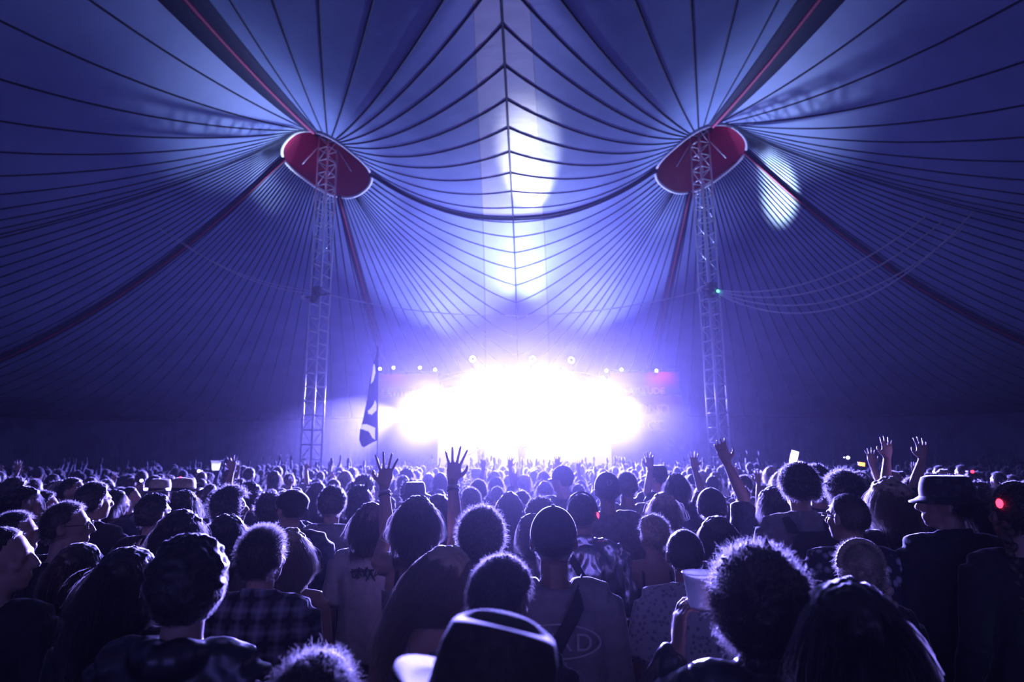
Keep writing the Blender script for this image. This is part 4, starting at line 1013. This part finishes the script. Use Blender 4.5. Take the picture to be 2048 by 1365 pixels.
# the rest of the crowd, nobody could count it
def far_proto(hair, arms, seed):
    P = dict(armL=arms[0], armR=arms[1]); mb = MB(); Mx = head_matrix(0, 0, 0)
    mb.add(*ellip(SK+Vector((0, 0, .004)), (.088, .108, .108), 10, 8)); mb.add(*ellip((0, .03, 1.59), (.055, .06, .07), 8, 6)); mb.add(*tube([(0, -.02, 1.40), (0, -.012, 1.6)], .056, 8))
    mb.add(*loft([(.0, 0, 0, .13, .10), (.9, 0, 0, .19, .14), (1.22, 0, 0, .175, .12), (1.40, 0, -.01, .175, .10), (1.46, 0, -.015, .12, .075), (1.49, 0, -.018, .06, .055)], 12))
    for s, a in ((-1, arms[0]), (1, arms[1])):
        E, W, d, n, kw = arm_spec(a, s); S = shoulder(s, E); mb.add(*tube([S, E, W], [.062, .048, .03], 7)); d = Vector(d).normalized()
        mb.add(*tube([W, W+d*.07, W+d*.17], [(.032, .02), (.045, .018), (.03, .012)], 6, ref=(0, 1, 0)))
    if hair: mb.add(*tube([(0, -.05, 1.66), (0, -.09, 1.5), (0, -.12, 1.32)], [(.085, .05), (.09, .045), (.05, .02)], 8, ref=(0, 1, 0)))
    h = hair_build('short' if not hair else 'longwavy', {}, 70, seed, .012); o = h.verts(); n0 = 44*29+2
    # keep only the strands of the hair
    st = MB(); strands = [(f) for f, q in zip(h.f, h.mi) if q == 1]; used = sorted({i for f in strands for i in f}); mp = {u: i for i, u in enumerate(used)}
    st.add(o[used], [tuple(mp[i] for i in f) for f in strands], 1)
    v = np.concatenate([mb.verts(), st.verts()]); f = mb.f + [tuple(i+mb.n for i in q) for q in st.f]; return v, f, [0]*len(mb.f)+[1]*len(st.f)
FP = [far_proto(0, ('down', 'down'), 1), far_proto(1, ('down', 'down'), 2), far_proto(0, ('down', 'up'), 3), far_proto(0, ('high', 'high'), 4), far_proto(1, ('high', 'down'), 5)]
cm = MB()
for (x, y, h, px) in ok[N_IND:]:
    v, f, mi = FP[rnd.choices(range(5), [6, 4, .7, .35, .5])[0]]; s = h/1.765; a = rnd.gauss(0, .3); c, sn = math.cos(a), math.sin(a)
    vv = v*s; vv = np.stack([vv[:, 0]*c-vv[:, 1]*sn+x, vv[:, 0]*sn+vv[:, 1]*c+y, vv[:, 2]], 1)
    o = cm.n; cm.v.append(vv); cm.n += len(vv); cm.f.extend([tuple(i+o for i in q) for q in f]); cm.mi.extend(mi)
cr = cm.build('crowd', [M['cloth_navy'], M['strand_dark']]); tag(cr, 'dense distant crowd packed up to the stage in violet haze', 'crowd', kind='stuff')

# --- things held up in the crowd
def held(name, px, py, Y, m, label, cat, s=(.075, .009, .15), rz=0, group=None, tilt=0):
    p = at(px, py, Y); r = tag(empty(name, p, rz), label, cat, group); r.rotation_euler = (0, tilt, rz)
    MB().add(*box((0, 0, 0), s)).build('casing', M['black_metal'], r); MB().add(*box((0, -s[1]*.6, 0), (s[0]*.9, .003, s[2]*.93))).build('lit_screen', M[m], r)
held('phone', 1588, 916, 7.0, 'phone_white', 'bright phone screen held above the tall backpack wearer', 'phone', (.08, .009, .16), tilt=.3)
held('phone', 1723, 929, 8.0, 'phone_orange', 'phone with an orange screen held up at right', 'phone', (.085, .009, .045), tilt=.15)
for i, (px, py, Y, m, lab) in enumerate([(283, 962, 9, 'phone_white', 'small bright torch light above the bald profile at left'), (398, 943, 12, 'phone_white', 'small torch light below the glowing cup'), (497, 939, 12, 'phone_white', 'small torch light right of the glowing cup'),
        (361, 957, 10, 'led_red', 'tiny red light above the right straw hat'), (1945, 944, 9, 'led_red', 'tiny red light above the long dark hair at right'), (1696, 916, 10, 'phone_white', 'tiny torch light left of the orange phone')]):
    p = at(px, py, Y); r = tag(empty('hand_torch', p), lab, 'light'); MB().add(*ellip((0, 0, 0), (.028*Y/10, .015, .024*Y/10), 12, 8)).build('glowing_lens', M[m], r); MB().add(*tube([(0, .03, 0), (0, .12, 0)], .014, 8)).build('barrel', M['black_metal'], r)
p = at(432, 930, 11); r = tag(empty('raised_cup', p), 'clear plastic cup glowing as it is held above the crowd at left', 'cup')
V = []; F = []
for rr, z in [(.001, -.1), (.055, -.1), (.075, .02), (.085, .06), (.105, .07), (.108, .075), (.08, .062), (.07, .02), (.05, -.094), (.001, -.094)]:
    for j in range(20): V.append((rr*math.cos(2*PI*j/20), rr*math.sin(2*PI*j/20), z))
for i in range(9):
    for j in range(20): F.append((i*20+j, i*20+(j+1) % 20, (i+1)*20+(j+1) % 20, (i+1)*20+j))
MB().add(V, F).build('cup_wall', M['flag_white'], r); MB().add(*ellip((0, 0, -.03), (.05, .05, .05), 14, 8)).build('backlight_glow', M['phone_white'], r)  # emissive ball inside the cup stands in for stage light shining through

# --- performers on the stage
person_z = 1.4
for (px, lab, P) in ((1043, 'performer standing at the microphone in the white glare', dict(armR='fold', armL='fold')), (962, 'performer with a guitar left of the microphone in the glare', dict(armR='fold', armL='fold'))):
    q = at(px, 890, 31.4); r = tag(empty('person'), lab, 'person'); link(body_mesh(P, .018), 'body', M['skin'], r); link(shirt_mesh(dict(P, sleeve='long'), .018), 'top_garment', M['cloth_black'], r); link(trousers_mesh(P, .022), 'trousers', M['cloth_black'], r)
    hair_build('short', P, 100, 3, .006).build('hair', [M['hair_dark'], M['strand_dark']], r); r.location = (q.x, 31.4, person_z); r.rotation_euler = (0, 0, PI)
ms = tag(empty('microphone_stand', (at(1043, 880, 31.0).x, 31.0, person_z)), 'microphone stand before the standing performer', 'microphone stand')
MB().add(*tube([(0, 0, 0), (0, 0, 1.45)], .012, 8)).build('stand_pole', M['black_metal'], ms); MB().add(*tube([(0, 0, 0), (0, 0, .03)], [.15, .13], 20)).build('round_base', M['black_metal'], ms); MB().add(*ellip((0, .03, 1.48), (.03, .05, .03), 12, 8)).build('microphone', M['black_metal'], ms)
gq = at(962, 880, 31.1); gt = tag(empty('electric_guitar', (gq.x, 31.15, person_z+1.08)), 'electric guitar across the performer on the left of the stage', 'guitar'); gt.rotation_euler = (0, -.5, 0)
g = MB(); g.add(*ellip((.16, 0, 0), (.17, .025, .14), 20, 10)); g.add(*ellip((.02, 0, .01), (.12, .025, .11), 18, 10)); g.build('guitar_body', M['cloth_navy'], gt); MB().add(*box((-.35, -.02, 0), (.6, .02, .05))).build('neck', M['straw'], gt); MB().add(*box((-.70, -.02, .01), (.14, .018, .08))).build('headstock', M['straw'], gt)
# --- puff of smoke beside the right banner
sm = bpy.data.materials.new('smoke'); sm.use_nodes = True; N = sm.node_tree; N.nodes.remove(N.nodes['Principled BSDF'])
v = N.nodes.new('ShaderNodeVolumePrincipled'); v.inputs['Color'].default_value = (.95, .95, 1, 1); v.inputs['Anisotropy'].default_value = .3
tc = N.nodes.new('ShaderNodeTexCoord'); n1 = N.nodes.new('ShaderNodeTexNoise'); n1.inputs['Scale'].default_value = 2.2; n1.inputs['Detail'].default_value = 4; N.links.new(tc.outputs['Object'], n1.inputs['Vector'])
ln = N.nodes.new('ShaderNodeVectorMath'); ln.operation = 'LENGTH'; N.links.new(tc.outputs['Object'], ln.inputs[0])
a = N.nodes.new('ShaderNodeMath'); a.operation = 'SUBTRACT'; a.inputs[0].default_value = 1.0; N.links.new(ln.outputs['Value'], a.inputs[1])
b_ = N.nodes.new('ShaderNodeMath'); b_.operation = 'MULTIPLY_ADD'; b_.inputs[1].default_value = 1.6; b_.inputs[2].default_value = -1.05; N.links.new(n1.outputs[0], b_.inputs[0])
c_ = N.nodes.new('ShaderNodeMath'); c_.operation = 'ADD'; N.links.new(a.outputs[0], c_.inputs[0]); N.links.new(b_.outputs[0], c_.inputs[1])
d_ = N.nodes.new('ShaderNodeMath'); d_.operation = 'MULTIPLY'; d_.use_clamp = False; d_.inputs[1].default_value = 3.0; N.links.new(c_.outputs[0], d_.inputs[0])
e2 = N.nodes.new('ShaderNodeMath'); e2.operation = 'MAXIMUM'; e2.inputs[1].default_value = 0; N.links.new(d_.outputs[0], e2.inputs[0]); N.links.new(e2.outputs[0], v.inputs['Density']); N.links.new(v.outputs[0], N.nodes['Material Output'].inputs['Volume'])
V, F = ellip((0, 0, 0), (1, 1, 1), 20, 12); so = MB().add(V, F).build('smoke_puff', sm); q = at(1352, 897, 29.5); so.location = q; so.scale = (.95, .8, .55); so.rotation_euler = (0, .6, 0); tag(so, 'bright puff of stage smoke at the foot of the right banner', 'smoke', kind='stuff')

# --- low bank of stage smoke hanging over the front rows
sm2 = bpy.data.materials.new('stage_smoke'); sm2.use_nodes = True; N = sm2.node_tree; N.nodes.remove(N.nodes['Principled BSDF'])
v = N.nodes.new('ShaderNodeVolumePrincipled'); v.inputs['Color'].default_value = (.85, .8, 1, 1); v.inputs['Anisotropy'].default_value = .55; v.inputs['Density'].default_value = .018; N.links.new(v.outputs[0], N.nodes['Material Output'].inputs['Volume'])
V, F = ellip((0, 0, 0), (1, 1, 1), 32, 20); so = MB().add(V, F).build('smoke_bank', sm2); so.location = (-1.6, 26.4, 1.9); so.scale = (13.5, 3.6, 3.0); tag(so, 'white bank of stage smoke glowing over the front rows', 'smoke', kind='stuff')
